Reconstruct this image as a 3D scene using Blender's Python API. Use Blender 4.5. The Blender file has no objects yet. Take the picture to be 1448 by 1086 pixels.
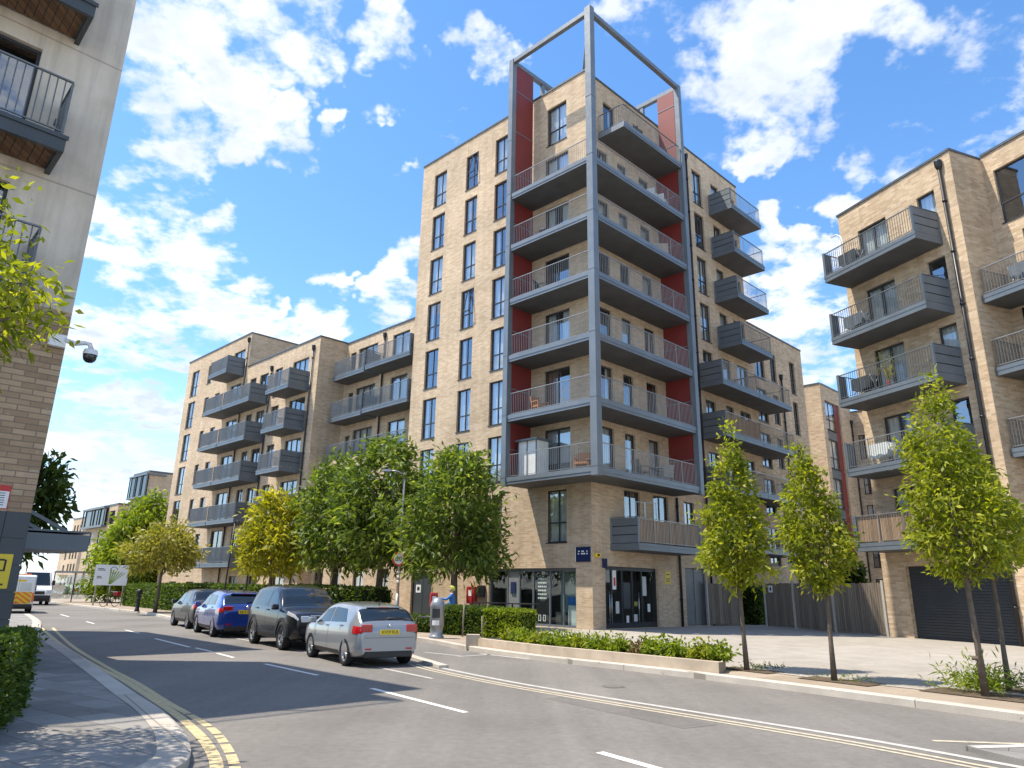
import bpy, bmesh, math, random
import numpy as np
from mathutils import Vector, Matrix
R=math.radians
scene=bpy.context.scene
COL=scene.collection
# ---------------------------------------------------------------- camera
cam=bpy.data.cameras.new('camera'); camo=bpy.data.objects.new('camera',cam); COL.objects.link(camo)
cam.sensor_width=36; cam.lens=1000/1448*36; cam.clip_end=3000; cam.clip_start=.05
PITCH=math.atan(.293); ROLL=R(1.0); EYE=1.6
fw=Vector((0,math.cos(PITCH),math.sin(PITCH))); up0=Vector((0,-math.sin(PITCH),math.cos(PITCH))); rt0=Vector((1,0,0))
rt=rt0*math.cos(ROLL)+up0*math.sin(ROLL); up=up0*math.cos(ROLL)-rt0*math.sin(ROLL)
camo.matrix_world=Matrix(((rt.x,up.x,-fw.x,0),(rt.y,up.y,-fw.y,0),(rt.z,up.z,-fw.z,EYE),(0,0,0,1)))
scene.camera=camo
scene.view_settings.view_transform='Standard'; scene.view_settings.look='None'
scene.view_settings.gamma=1; scene.view_settings.exposure=1.08
scene.render.resolution_x=1024; scene.render.resolution_y=768
def pxdir(px,py):
    return (fw+rt*((px-724)/1000)+up*((543-py)/1000)).normalized()
# ---------------------------------------------------------------- sun and sky
SUN_EL=R(63.5); TR=Vector((.998,.05,0)).normalized()
S=Vector((-TR.x*math.cos(SUN_EL),-TR.y*math.cos(SUN_EL),math.sin(SUN_EL)))
sl=bpy.data.lights.new('sun','SUN'); sl.energy=3.5; sl.angle=R(.5); sl.color=(1,.91,.77)
so=bpy.data.objects.new('sun',sl); COL.objects.link(so); so.rotation_euler=S.to_track_quat('Z','Y').to_euler()
world=bpy.data.worlds.new('World'); scene.world=world; world.use_nodes=True
class NT:
    def __init__(s,tree): s.t=tree; s.n=tree.nodes; s.l=tree.links
    def new(s,typ,**kw):
        nd=s.n.new(typ)
        for k,v in kw.items():
            if k=='inp':
                for i,x in v.items():
                    if isinstance(x,bpy.types.NodeSocket): s.l.new(x,nd.inputs[i])
                    else: nd.inputs[i].default_value=x
            else: setattr(nd,k,v)
        return nd
    def math(s,op,a,b=0.,c=0.,clamp=False):
        return s.new('ShaderNodeMath',operation=op,use_clamp=clamp,inp={0:a,1:b,2:c}).outputs[0]
    def ramp(s,fac,stops,interp='LINEAR'):
        nd=s.new('ShaderNodeValToRGB',inp={0:fac}); cr=nd.color_ramp; cr.interpolation=interp
        while len(cr.elements)<len(stops): cr.elements.new(.5)
        for e,(p,c) in zip(cr.elements,stops):
            e.position=p; e.color=(c[0],c[1],c[2],1) if not isinstance(c,(int,float)) else (c,c,c,1)
        return nd.outputs[0]
    def noise(s,vec,scale,detail=4,rough=.55,dist=0,out=0):
        return s.new('ShaderNodeTexNoise',inp={'Vector':vec,'Scale':scale,'Detail':detail,'Roughness':rough,'Distortion':dist}).outputs[out]
    def mix(s,fac,a,b,blend='MIX'):
        nd=s.new('ShaderNodeMix',data_type='RGBA',blend_type=blend)
        for i,x in ((0,fac),(6,a),(7,b)):
            if isinstance(x,bpy.types.NodeSocket): s.l.new(x,nd.inputs[i])
            else: nd.inputs[i].default_value=x if isinstance(x,(int,float)) else (x[0],x[1],x[2],1)
        return nd.outputs[2]
w=NT(world.node_tree); w.n.clear()
sky=w.new('ShaderNodeTexSky',sky_type='NISHITA'); sky.sun_disc=False; sky.sun_elevation=SUN_EL
sky.sun_rotation=math.atan2(S.x,S.y); sky.air_density=1.0; sky.dust_density=.25; sky.ozone_density=2.2
gen=w.new('ShaderNodeTexCoord').outputs['Generated']
hs=w.new('ShaderNodeHueSaturation',inp={'Saturation':1.2,'Value':.93,'Color':sky.outputs[0]}).outputs[0]
sep=w.new('ShaderNodeSeparateXYZ',inp={0:gen})
zz=w.math('ADD',w.math('MAXIMUM',sep.outputs[2],0.),.16)
flat=w.new('ShaderNodeCombineXYZ',inp={0:w.math('DIVIDE',sep.outputs[0],zz),1:w.math('DIVIDE',sep.outputs[1],zz),2:0.}).outputs[0]
n1=w.noise(flat,3.6,9,.58,.2); n2=w.noise(flat,11.,7,.6,.1); n3=w.noise(flat,1.1,3,.5)
BLOBS=[(300,15,85),(415,25,55),(560,10,70),(590,65,40),(325,145,62),(395,195,50),(225,120,66),(205,235,82),(160,270,70),(375,120,36),
 (690,108,48),(545,255,34),(300,372,70),(355,380,40),(190,370,80),(140,430,130),(280,480,120),(400,480,90),(540,398,50),(565,430,50),(90,520,150),(180,545,140),
 (120,640,110),(230,600,70),(90,720,120),(1090,60,115),(1190,70,80),(900,30,65),(1000,15,70),(1090,165,45),(1080,205,20),(1350,110,95),(1425,50,90),(1300,185,65),(1410,150,70),
 (1235,275,45),(1120,335,36),(1105,440,75),(1150,375,40),(1150,530,55),(1165,480,55),(450,150,30),(455,370,34),(1080,-80,160),(300,-90,150),(1500,120,120),(-60,420,220)]
acc=None
gw=w.new('ShaderNodeVectorMath',operation='NORMALIZE',inp={0:w.new('ShaderNodeVectorMath',operation='ADD',inp={0:gen,1:w.new('ShaderNodeVectorMath',operation='SCALE',inp={0:w.new('ShaderNodeVectorMath',operation='SUBTRACT',inp={0:w.noise(gen,5.5,5,.6,0,1),1:(.5,.5,.5)}).outputs[0],'Scale':.42}).outputs[0]}).outputs[0]}).outputs[0]
for (bx,by,br) in BLOBS:
    d=pxdir(bx,by); a=br/1000.*.86
    dt=w.new('ShaderNodeVectorMath',operation='DOT_PRODUCT',inp={0:gw,1:d}).outputs['Value']
    v=w.new('ShaderNodeMapRange',interpolation_type='SMOOTHSTEP',inp={'Value':dt,'From Min':math.cos(a*1.5),'From Max':math.cos(a*.3),'To Min':0.,'To Max':1.}).outputs[0]
    acc=v if acc is None else w.math('MAXIMUM',acc,v)
# generic cover elsewhere in the dome so that light and reflections stay right
gencov=w.new('ShaderNodeMapRange',inp={'Value':sep.outputs[1],'From Min':.15,'From Max':-.15,'To Min':0.,'To Max':.80}).outputs[0]
acc=w.math('MAXIMUM',acc,gencov)
fz=w.math('ADD',w.math('MULTIPLY',w.math('SUBTRACT',n1,.5),2.5),w.math('MULTIPLY',w.math('SUBTRACT',n2,.5),1.5))
dens=w.math('ADD',w.math('MULTIPLY',acc,.60),fz)
cov=w.new('ShaderNodeMapRange',interpolation_type='SMOOTHSTEP',inp={'Value':dens,'From Min':.34,'From Max':.80}).outputs[0]
cov=w.math('MULTIPLY',cov,.97)
shade=w.new('ShaderNodeMapRange',inp={'Value':w.math('ADD',w.math('MULTIPLY',n2,.6),w.math('MULTIPLY',n3,.9)),'From Min':.60,'From Max':.92}).outputs[0]
ccol=w.mix(shade,(1.0,1.0,1.0),(.55,.62,.73))
low=w.new('ShaderNodeMapRange',inp={'Value':sep.outputs[2],'From Min':.0,'From Max':.4,'To Min':.8,'To Max':1.}).outputs[0]
ccol=w.mix(w.math('SUBTRACT',1.,low),ccol,(.70,.78,.88))
hz_=w.new('ShaderNodeMapRange',interpolation_type='SMOOTHSTEP',inp={'Value':sep.outputs[2],'From Min':.0,'From Max':.34,'To Min':.45,'To Max':0.}).outputs[0]
hs=w.mix(hz_,hs,(3.4,4.4,5.6))
bg1=w.new('ShaderNodeBackground',inp={'Color':hs,'Strength':.15}); bg2=w.new('ShaderNodeBackground',inp={'Color':ccol,'Strength':.66})
mx=w.new('ShaderNodeMixShader',inp={0:cov,1:bg1.outputs[0],2:bg2.outputs[0]})
w.new('ShaderNodeOutputWorld',inp={0:mx.outputs[0]})
# ---------------------------------------------------------------- materials
MATS={}
def material(name):
    m=bpy.data.materials.new(name); m.use_nodes=True; t=NT(m.node_tree); t.n.clear(); MATS[name]=m
    out=t.new('ShaderNodeOutputMaterial'); return m,t,out
def princ(t,out,**inp):
    p=t.new('ShaderNodeBsdfPrincipled')
    for k,v in inp.items():
        k=k.replace('_',' ')
        if isinstance(v,bpy.types.NodeSocket): t.l.new(v,p.inputs[k])
        else: p.inputs[k].default_value=(v[0],v[1],v[2],1) if isinstance(v,tuple) and p.inputs[k].type=='RGBA' else v
    t.l.new(p.outputs[0],out.inputs[0]); return p
def bump(t,h,st,dist=.01): return t.new('ShaderNodeBump',inp={'Height':h,'Strength':st,'Distance':dist}).outputs[0]
def plain(name,col,rough=.5,metal=0.,var=.12,scale=3.,coat=0.,spec=.5):
    if coat: var=0; scale=.3
    m,t,out=material(name); oc=t.new('ShaderNodeTexCoord').outputs['Object']
    n=t.noise(oc,scale,5,.6); c=t.ramp(n,[(.25,tuple(x*(1-var) for x in col)),(.75,tuple(min(1,x*(1+var)) for x in col))])
    r=t.math('ADD',t.math('MULTIPLY',t.noise(oc,scale*4,3),.16),rough-.08)
    princ(t,out,Base_Color=c,Roughness=r,Metallic=metal,Coat_Weight=coat,Coat_Roughness=.04,Specular_IOR_Level=spec); return m
def brick(name,cols,mortar,bw=.30,bh=.088,ms=.009,stain=(.84,1.08),warm=.0):
    m,t,out=material(name); uv=t.new('ShaderNodeTexCoord').outputs['UV']; oc=t.new('ShaderNodeTexCoord').outputs['Object']
    br=t.new('ShaderNodeTexBrick',offset=.5,inp={'Vector':uv,'Scale':1.,'Mortar Size':ms,'Mortar Smooth':.3,'Bias':-.1,'Brick Width':bw,'Row Height':bh,'Color1':(0,0,0,1),'Color2':(1,1,1,1),'Mortar':(.5,.5,.5,1)})
    k=len(cols); c=t.ramp(br.outputs[0],[(i/(k-1),cc) for i,cc in enumerate(cols)])
    sc=t.new('ShaderNodeVectorMath',operation='MULTIPLY',inp={0:uv,1:(1.9,7.,1.)}).outputs[0]
    pt=t.ramp(t.noise(sc,1.,3,.7),[(.35,.91),(.55,1.0),(.72,1.07)]); c=t.mix(1.,c,pt,'MULTIPLY')
    wh=t.math('GREATER_THAN',t.noise(sc,1.7,2,.5),.69); c=t.mix(t.math('MULTIPLY',wh,.30),c,(.72,.66,.56))
    c=t.mix(br.outputs[1],c,mortar)
    st=t.ramp(t.noise(oc,.23,5,.62),[(.3,stain[0]),(.7,stain[1])]); c=t.mix(1.,c,st,'MULTIPLY')
    sv=t.new('ShaderNodeVectorMath',operation='MULTIPLY',inp={0:uv,1:(2.2,.12,1.)}).outputs[0]
    rn=t.ramp(t.noise(sv,1.,4,.6),[(.3,.88),(.6,1.05)]); c=t.mix(1.,c,rn,'MULTIPLY')
    ux=t.new('ShaderNodeSeparateXYZ',inp={0:uv}).outputs[0]; mj=t.math('LESS_THAN',t.math('FRACT',t.math('DIVIDE',t.math('ADD',ux,200.),6.7)),.0028); c=t.mix(t.math('MULTIPLY',mj,.55),c,(.2,.17,.13))
    bt=t.ramp(t.noise(t.new('ShaderNodeVectorMath',operation='MULTIPLY',inp={0:uv,1:(.12,.55,1.)}).outputs[0],1.,2,.4),[(.40,.94),(.5,1.0),(.62,1.05)],'EASE'); c=t.mix(1.,c,bt,'MULTIPLY')
    h=t.math('ADD',t.math('MULTIPLY',br.outputs[1],-1.),t.math('MULTIPLY',t.noise(uv,30,3),.5))
    princ(t,out,Base_Color=c,Roughness=.9,Normal=bump(t,h,.6,.012),Specular_IOR_Level=.25); return m
brick('buff_brick',[(.50,.37,.24),(.56,.425,.285),(.60,.465,.32),(.64,.51,.36)],(.58,.475,.36))
brick('tan_brick',[(.36,.25,.155),(.43,.30,.19),(.49,.35,.225),(.54,.40,.27)],(.25,.19,.14),bw=.36,bh=.105,ms=.010)
brick('dark_buff_brick',[(.45,.325,.205),(.53,.395,.255),(.58,.44,.295),(.64,.51,.355)],(.53,.425,.31),bw=.32,bh=.092)
def render_wall():
    m,t,out=material('pale_render'); oc=t.new('ShaderNodeTexCoord').outputs['Object']; uv=t.new('ShaderNodeTexCoord').outputs['UV']
    c=t.ramp(t.noise(oc,.7,6,.65),[(.3,(.48,.415,.335)),(.5,(.60,.535,.44)),(.72,(.69,.63,.535))])
    sv=t.new('ShaderNodeVectorMath',operation='MULTIPLY',inp={0:uv,1:(3.,.16,1.)}).outputs[0]
    c=t.mix(1.,c,t.ramp(t.noise(sv,1.,5,.65),[(.3,.72),(.55,1.0),(.8,1.05)]),'MULTIPLY')
    wv=t.new('ShaderNodeTexWave',wave_type='BANDS',bands_direction='Y',wave_profile='SAW',inp={'Vector':uv,'Scale':.105,'Distortion':0.}).outputs[1]
    joint=t.math('LESS_THAN',wv,.012); c=t.mix(t.math('MULTIPLY',joint,.5),c,(.2,.18,.16))
    princ(t,out,Base_Color=c,Roughness=.92,Normal=bump(t,t.noise(oc,40,4),.25,.01),Specular_IOR_Level=.2)
render_wall()
def asphalt(nm='asphalt',k=1.):
    m,t,out=material(nm); oc=t.new('ShaderNodeTexCoord').outputs['Object']
    f=t.noise(oc,170,2,.8); mid=t.noise(oc,9,5,.7); big=t.noise(oc,.22,5,.6)
    c=t.ramp(f,[(.3,(.105,.098,.088)),(.52,(.185,.171,.155)),(.72,(.31,.29,.265))])
    c=t.mix(1.,c,t.ramp(mid,[(.3,.84),(.7,1.12)]),'MULTIPLY'); c=t.mix(1.,c,t.ramp(big,[(.32,.8),(.5,1.0),(.7,1.14)]),'MULTIPLY')
    # wheel tracks / long streaks along the road
    mp=t.new('ShaderNodeMapping',inp={0:oc}); mp.inputs['Rotation'].default_value=(0,0,R(-35)); mp.inputs['Scale'].default_value=(.9,.03,1)
    c=t.mix(1.,c,t.ramp(t.noise(mp.outputs[0],1.,4,.6),[(.35,.86),(.6,1.06)]),'MULTIPLY')
    pv=t.ramp(t.noise(oc,.9,6,.75),[(.58,0.),(.72,1.)]); c=t.mix(t.math('MULTIPLY',pv,.22),c,(.06,.057,.054)); c=t.mix(1.,c,(k,k,k),'MULTIPLY')
    hs_=t.math('GREATER_THAN',t.noise(oc,24,1,.3),.77); c=t.mix(t.math('MULTIPLY',hs_,.3),c,(.05,.047,.045))
    princ(t,out,Base_Color=c,Roughness=.88,Normal=bump(t,f,.35,.006),Specular_IOR_Level=.3)
asphalt(); asphalt('asphalt_patch',.86)
def slabs(name,cols,mortar,bw,bh,rot,var=.18,ms=.006):
    m,t,out=material(name); oc=t.new('ShaderNodeTexCoord').outputs['Object']
    mp=t.new('ShaderNodeMapping',inp={0:oc}); mp.inputs['Rotation'].default_value=(0,0,rot)
    br=t.new('ShaderNodeTexBrick',offset=.5,inp={'Vector':mp.outputs[0],'Scale':1.,'Mortar Size':ms,'Mortar Smooth':.2,'Bias':0.,'Brick Width':bw,'Row Height':bh,'Color1':(0,0,0,1),'Color2':(1,1,1,1),'Mortar':(.5,.5,.5,1)})
    c=t.ramp(br.outputs[0],[(0,cols[0]),(1,cols[1])])
    c=t.mix(1.,c,t.ramp(t.noise(oc,1.4,6,.65),[(.3,1-var),(.7,1+var*.7)]),'MULTIPLY')
    c=t.mix(1.,c,t.ramp(t.noise(oc,60,3,.7),[(.3,.88),(.7,1.1)]),'MULTIPLY')
    spots=t.math('GREATER_THAN',t.noise(oc,5.,2,.4),.72); c=t.mix(t.math('MULTIPLY',spots,.35),c,(.09,.08,.07))
    c=t.mix(br.outputs[1],c,mortar)
    princ(t,out,Base_Color=c,Roughness=.9,Normal=bump(t,t.math('ADD',t.math('MULTIPLY',br.outputs[1],-1.),t.math('MULTIPLY',t.noise(oc,80,3),.4)),.35,.008),Specular_IOR_Level=.25)
slabs('grey_paving',[(.20,.19,.175),(.30,.285,.265)],(.10,.095,.088),.75,.45,R(35))
slabs('tan_paving',[(.30,.24,.18),(.365,.30,.235)],(.24,.19,.15),1.6,.9,R(-35),.14)
slabs('plaza_concrete',[(.33,.30,.258),(.365,.335,.29)],(.245,.22,.19),3.2,2.4,R(-38),.16,.01)
slabs('kerb_stone',[(.42,.38,.325),(.52,.475,.41)],(.26,.235,.2),.9,6.,R(-35),.15,.012)
plain('planter_stone',(.46,.38,.29),.85,0,.22,2.2,spec=.25)
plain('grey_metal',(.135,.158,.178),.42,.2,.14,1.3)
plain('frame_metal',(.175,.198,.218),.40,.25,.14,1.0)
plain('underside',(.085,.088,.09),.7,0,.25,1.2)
plain('window_frame',(.035,.038,.043),.45,.1,.1)
plain('rail_metal',(.33,.32,.30),.42,.6,.12,4)
plain('dark_rail',(.17,.18,.185),.42,.4,.12,4)
plain('black_pipe',(.016,.017,.019),.4,.1,.1)
plain('coping',(.10,.11,.115),.45,.4,.15)
plain('red_panel',(.20,.027,.024),.55,0,.14,.9)
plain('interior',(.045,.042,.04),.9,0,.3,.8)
plain('pale_interior',(.30,.38,.33),.8,0,.15,.8)
plain('curtain',(.76,.76,.73),.9,0,.14,2)
plain('warm_curtain',(.40,.25,.18),.9,0,.2,2)
plain('blind',(.56,.60,.59),.8,0,.1,2)
plain('cladding',(.052,.060,.066),.42,.15,.18,1.2)
plain('roofing',(.2,.195,.185),.9,0,.2,.5)
plain('white_paint',(.72,.70,.655),.75,0,.14,14)
plain('yellow_paint',(.52,.41,.22),.75,0,.3,11)
plain('cream_paint',(.47,.41,.30),.75,0,.3,11)
plain('worn_paint',(.44,.42,.385),.8,0,.22,9)
plain('signal_yellow',(.72,.52,.02),.4,0,.05)
plain('sign_white',(.76,.77,.77),.4,0,.04)
plain('sign_red',(.52,.02,.02),.4,0,.05)
plain('sign_blue',(.012,.024,.085),.35,0,.1)
plain('sign_black',(.012,.012,.013),.5,0,.05)
plain('sign_green',(.22,.33,.05),.5,0,.1)
plain('galvanised',(.33,.34,.345),.42,.55,.14,3)
plain('pale_rail',(.235,.25,.26),.45,.3,.12,4)
plain('dark_post',(.045,.048,.05),.45,.3,.15)
plain('bin_grey',(.27,.285,.30),.38,.45,.16,4)
plain('concrete',(.40,.375,.335),.9,0,.16,3)
plain('rubber',(.014,.014,.015),.75,0,.2,8,spec=.3)
plain('alloy',(.52,.53,.55),.25,.85,.08,6)
plain('black_plastic',(.018,.018,.019),.5,0,.1)
plain('chrome',(.7,.7,.72),.12,1.,.02)
plain('silver_paint',(.31,.325,.345),.3,.5,.03,2,coat=1.)
plain('blue_paint',(.010,.045,.27),.25,.25,.05,2,coat=1.)
plain('black_paint',(.009,.0095,.0105),.25,.0,.05,2,coat=.45,spec=.35)
plain('charcoal_paint',(.016,.016,.018),.28,.1,.05,2,coat=.5,spec=.4)
plain('van_white',(.72,.73,.735),.32,0,.04,2,coat=.6)
plain('van_orange',(.75,.17,.012),.4,0,.05)
plain('tail_red',(.42,.008,.010),.14,0,.1,5,coat=1.)
plain('head_lamp',(.55,.57,.60),.1,.3,.1,9,coat=1.)
plain('bark',(.13,.105,.082),.9,0,.35,9,spec=.2)
plain('stake',(.22,.185,.145),.9,0,.25,9,spec=.2)
plain('soil',(.11,.085,.06),.95,0,.35,8,spec=.1)
plain('wood_orange',(.38,.17,.07),.6,0,.2,6)
plain('box_red',(.36,.018,.016),.45,0,.12)
plain('skin',(.50,.30,.22),.6,0,.06)
plain('jacket_blue',(.03,.15,.42),.75,0,.15,6)
plain('hood_green',(.42,.46,.07),.8,0,.2,6)
plain('trousers',(.035,.037,.05),.85,0,.15,6)
plain('shutter',(.045,.051,.058),.5,.3,.12,1.5)
plain('louvre',(.17,.18,.185),.5,.3,.15,2)
plain('dark_glass',(.012,.016,.018),.06,0,.1,1,spec=.7)
plain('balcony_plant',(.30,.28,.05),.8,0,.3,5)
def timber(name,a,b,wd):
    m,t,out=material(name); uv=t.new('ShaderNodeTexCoord').outputs['UV']
    br=t.new('ShaderNodeTexBrick',offset=.0,inp={'Vector':uv,'Scale':1.,'Mortar Size':.006,'Mortar Smooth':.1,'Bias':0.,'Brick Width':wd,'Row Height':9.,'Color1':(0,0,0,1),'Color2':(1,1,1,1),'Mortar':(.5,.5,.5,1)})
    c=t.ramp(br.outputs[0],[(0,a),(1,b)])
    sv=t.new('ShaderNodeVectorMath',operation='MULTIPLY',inp={0:uv,1:(22.,.9,1.)}).outputs[0]
    c=t.mix(1.,c,t.ramp(t.noise(sv,1.,5,.6),[(.3,.65),(.7,1.25)]),'MULTIPLY'); c=t.mix(br.outputs[1],c,tuple(x*.2 for x in a))
    princ(t,out,Base_Color=c,Roughness=.88,Specular_IOR_Level=.2,Normal=bump(t,t.math('MULTIPLY',br.outputs[1],-1.),.5,.01))
timber('fence_wood',(.155,.128,.10),(.255,.215,.17),.12)
timber('screen_wood',(.27,.175,.10),(.40,.28,.175),.06)
timber('deck_wood',(.13,.075,.045),(.20,.12,.07),.14)
def glass(name,tint,base):
    m,t,out=material(name); oc=t.new('ShaderNodeTexCoord').outputs['Object']
    ge=t.new('ShaderNodeNewGeometry'); cz=t.math('ABSOLUTE',t.new('ShaderNodeVectorMath',operation='DOT_PRODUCT',inp={0:ge.outputs['Normal'],1:ge.outputs['Incoming']}).outputs['Value']); fr=t.math('ADD',t.math('MULTIPLY',t.math('POWER',t.math('SUBTRACT',1.,cz,clamp=True),5.),.96),.04)
    tr=t.new('ShaderNodeBsdfTransparent',inp={0:(tint[0],tint[1],tint[2],1)})
    gl=t.new('ShaderNodeBsdfGlossy',inp={'Color':(.92,.95,1,1),'Roughness':.012,'Normal':bump(t,t.noise(oc,.9,2),.12,.03)})
    mxs=t.new('ShaderNodeMixShader',inp={0:t.math('ADD',t.math('MULTIPLY',fr,.85),base,clamp=True),1:tr.outputs[0],2:gl.outputs[0]})
    t.l.new(mxs.outputs[0],out.inputs[0])
glass('pane_glass',(.82,.87,.88),.24); glass('car_glass',(.25,.28,.28),.12); glass('shop_glass',(.84,.91,.89),.03)
def leaf(name,stops,trans=.35,rough=.5):
    m,t,out=material(name); uv=t.new('ShaderNodeTexCoord').outputs['UV']
    u=t.new('ShaderNodeSeparateXYZ',inp={0:uv}); c=t.ramp(u.outputs[0],stops)
    p=t.new('ShaderNodeBsdfPrincipled'); t.l.new(c,p.inputs['Base Color']); p.inputs['Roughness'].default_value=rough; p.inputs['Specular IOR Level'].default_value=.35
    tc=t.mix(1.,c,(1.5,1.55,.55),'MULTIPLY'); tl=t.new('ShaderNodeBsdfTranslucent',inp={0:tc})
    mxs=t.new('ShaderNodeMixShader',inp={0:trans,1:p.outputs[0],2:tl.outputs[0]}); t.l.new(mxs.outputs[0],out.inputs[0])
leaf('leaf_mid',[(0,(.055,.095,.018)),(.5,(.135,.19,.034)),(.85,(.23,.285,.05)),(1,(.34,.37,.08))],.42)
leaf('leaf_young',[(0,(.095,.13,.012)),(.5,(.235,.265,.022)),(.85,(.38,.385,.03)),(1,(.52,.49,.06))],.48)
leaf('leaf_yellow',[(0,(.17,.18,.015)),(.5,(.33,.315,.024)),(.85,(.46,.41,.035)),(1,(.56,.49,.07))],.45)
leaf('leaf_dark',[(0,(.03,.055,.014)),(.5,(.065,.105,.022)),(.9,(.11,.16,.03)),(1,(.18,.22,.05))],.4)
leaf('leaf_hedge',[(0,(.035,.07,.012)),(.5,(.08,.13,.018)),(.85,(.14,.195,.025)),(1,(.24,.28,.035))],.35)
leaf('leaf_bright',[(0,(.09,.14,.014)),(.5,(.19,.25,.02)),(1,(.34,.38,.045))],.45)
leaf('leaf_olive',[(0,(.16,.16,.03)),(.5,(.28,.26,.05)),(1,(.42,.37,.09))],.4)
leaf('leaf_brown',[(0,(.10,.065,.03)),(1,(.22,.15,.07))],.2)
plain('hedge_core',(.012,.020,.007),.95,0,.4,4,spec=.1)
# ---------------------------------------------------------------- mesh helpers
class MB:
    def __init__(s): s.v=[]; s.f=[]; s.m=[]; s.sm=[]
    def face(s,pts,mi=0,smooth=False):
        k=len(s.v); s.v.extend(Vector(p) for p in pts); s.f.append(tuple(range(k,k+len(pts)))); s.m.append(mi); s.sm.append(smooth)
    def hexa(s,p,mi=0,mis=None):   # p: 8 points bottom 4 ccw, top 4 ccw
        k=len(s.v); s.v.extend(Vector(q) for q in p)
        F=[(0,3,2,1),(4,5,6,7),(0,1,5,4),(1,2,6,5),(2,3,7,6),(3,0,4,7)]
        for i,f in enumerate(F):
            s.f.append(tuple(k+j for j in f)); s.m.append(mis[i] if mis else mi); s.sm.append(False)
    def box(s,x0,x1,y0,y1,z0,z1,mi=0,mis=None):
        s.hexa([(x0,y0,z0),(x1,y0,z0),(x1,y1,z0),(x0,y1,z0),(x0,y0,z1),(x1,y0,z1),(x1,y1,z1),(x0,y1,z1)],mi,mis)
    def fb(s,F,u0,u1,d0,d1,z0,z1,mi=0,mis=None):
        s.hexa([F(u0,d0,z0),F(u1,d0,z0),F(u1,d1,z0),F(u0,d1,z0),F(u0,d0,z1),F(u1,d0,z1),F(u1,d1,z1),F(u0,d1,z1)],mi,mis)
    def beam(s,P,Q,w,h=None,mi=0):
        P=Vector(P);Q=Vector(Q); h=w if h is None else h; d=(Q-P).normalized()
        a=Vector((0,0,1)) if abs(d.z)<.95 else Vector((1,0,0))
        x=d.cross(a).normalized()*w/2; y=x.cross(d).normalized()*h/2
        s.hexa([P-x-y,P+x-y,Q+x-y,Q-x-y,P-x+y,P+x+y,Q+x+y,Q-x+y],mi)
    def tube(s,pts,rad,n=8,mi=0,cap=True):
        pts=[Vector(p) for p in pts]; k=len(s.v); rings=[]
        ref=Vector((.3,.9,.1))
        for i,p in enumerate(pts):
            d=(pts[min(i+1,len(pts)-1)]-pts[max(i-1,0)]).normalized()
            x=d.cross(ref).normalized(); y=d.cross(x); r=rad[i] if hasattr(rad,'__len__') else rad
            for j in range(n):
                a=2*math.pi*j/n; s.v.append(p+x*math.cos(a)*r+y*math.sin(a)*r)
        for i in range(len(pts)-1):
            for j in range(n):
                s.f.append((k+i*n+j,k+i*n+(j+1)%n,k+(i+1)*n+(j+1)%n,k+(i+1)*n+j)); s.m.append(mi); s.sm.append(True)
        if cap:
            s.f.append(tuple(k+j for j in range(n))[::-1]); s.m.append(mi); s.sm.append(False)
            e=k+(len(pts)-1)*n; s.f.append(tuple(e+j for j in range(n))); s.m.append(mi); s.sm.append(False)
    def lathe(s,prof,c=(0,0,0),axis='z',n=20,mi=0):
        k=len(s.v); c=Vector(c)
        for (r,h) in prof:
            for j in range(n):
                a=2*math.pi*j/n; p=(r*math.cos(a),r*math.sin(a),h)
                if axis=='y': p=(p[0],p[2],p[1])
                if axis=='x': p=(p[2],p[0],p[1])
                s.v.append(c+Vector(p))
        for i in range(len(prof)-1):
            for j in range(n):
                s.f.append((k+i*n+j,k+i*n+(j+1)%n,k+(i+1)*n+(j+1)%n,k+(i+1)*n+j)); s.m.append(mi); s.sm.append(True)
    def prism(s,poly,z0,z1,mi=0,mi_side=None):
        n=len(poly); k=len(s.v)
        s.v.extend(Vector((p[0],p[1],z0)) for p in poly); s.v.extend(Vector((p[0],p[1],z1)) for p in poly)
        s.f.append(tuple(range(k,k+n))[::-1]); s.m.append(mi); s.sm.append(False)
        s.f.append(tuple(range(k+n,k+2*n))); s.m.append(mi); s.sm.append(False)
        for i in range(n):
            j=(i+1)%n; s.f.append((k+i,k+j,k+n+j,k+n+i)); s.m.append(mi if mi_side is None else mi_side); s.sm.append(False)
    def build(s,name,mats,parent=None,off=(0,0,0),bevel=0):
        if isinstance(mats,str): mats=[mats]
        off=Vector(off); me=bpy.data.meshes.new(name)
        me.from_pydata([tuple(p-off) for p in s.v],[],s.f)
        for m in mats: me.materials.append(MATS[m])
        me.polygons.foreach_set('material_index',s.m); me.polygons.foreach_set('use_smooth',s.sm)
        uv=me.uv_layers.new(name='UVMap'); uvd=np.zeros((len(me.loops),2),np.float32)
        for p in me.polygons:
            n=p.normal
            if abs(n.z)>.9:
                for li in p.loop_indices:
                    q=s.v[me.loops[li].vertex_index]; uvd[li]=(q.x,q.y)
            else:
                L=math.hypot(n.x,n.y) or 1; tx,ty=-n.y/L,n.x/L
                for li in p.loop_indices:
                    q=s.v[me.loops[li].vertex_index]; uvd[li]=(q.x*tx+q.y*ty,q.z)
        uv.data.foreach_set('uv',uvd.ravel()); me.update()
        o=bpy.data.objects.new(name,me); COL.objects.link(o)
        if parent is not None: o.parent=parent
        else: o.location=off
        if bevel:
            b=o.modifiers.new('bevel','BEVEL'); b.width=bevel; b.segments=2; b.limit_method='ANGLE'
        return o
def tag(o,label,cat,group=None):
    o['label']=label; o['category']=cat
    if group: o['group']=group
    return o
def thing(name,label,cat,loc=(0,0,0),rz=0,group=None):
    o=bpy.data.objects.new(name,None); COL.objects.link(o); o.location=loc; o.rotation_euler=(0,0,rz); o.empty_display_size=.3
    return tag(o,label,cat,group)
def structure(o,kind='structure'): o['kind']=kind; return o
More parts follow.
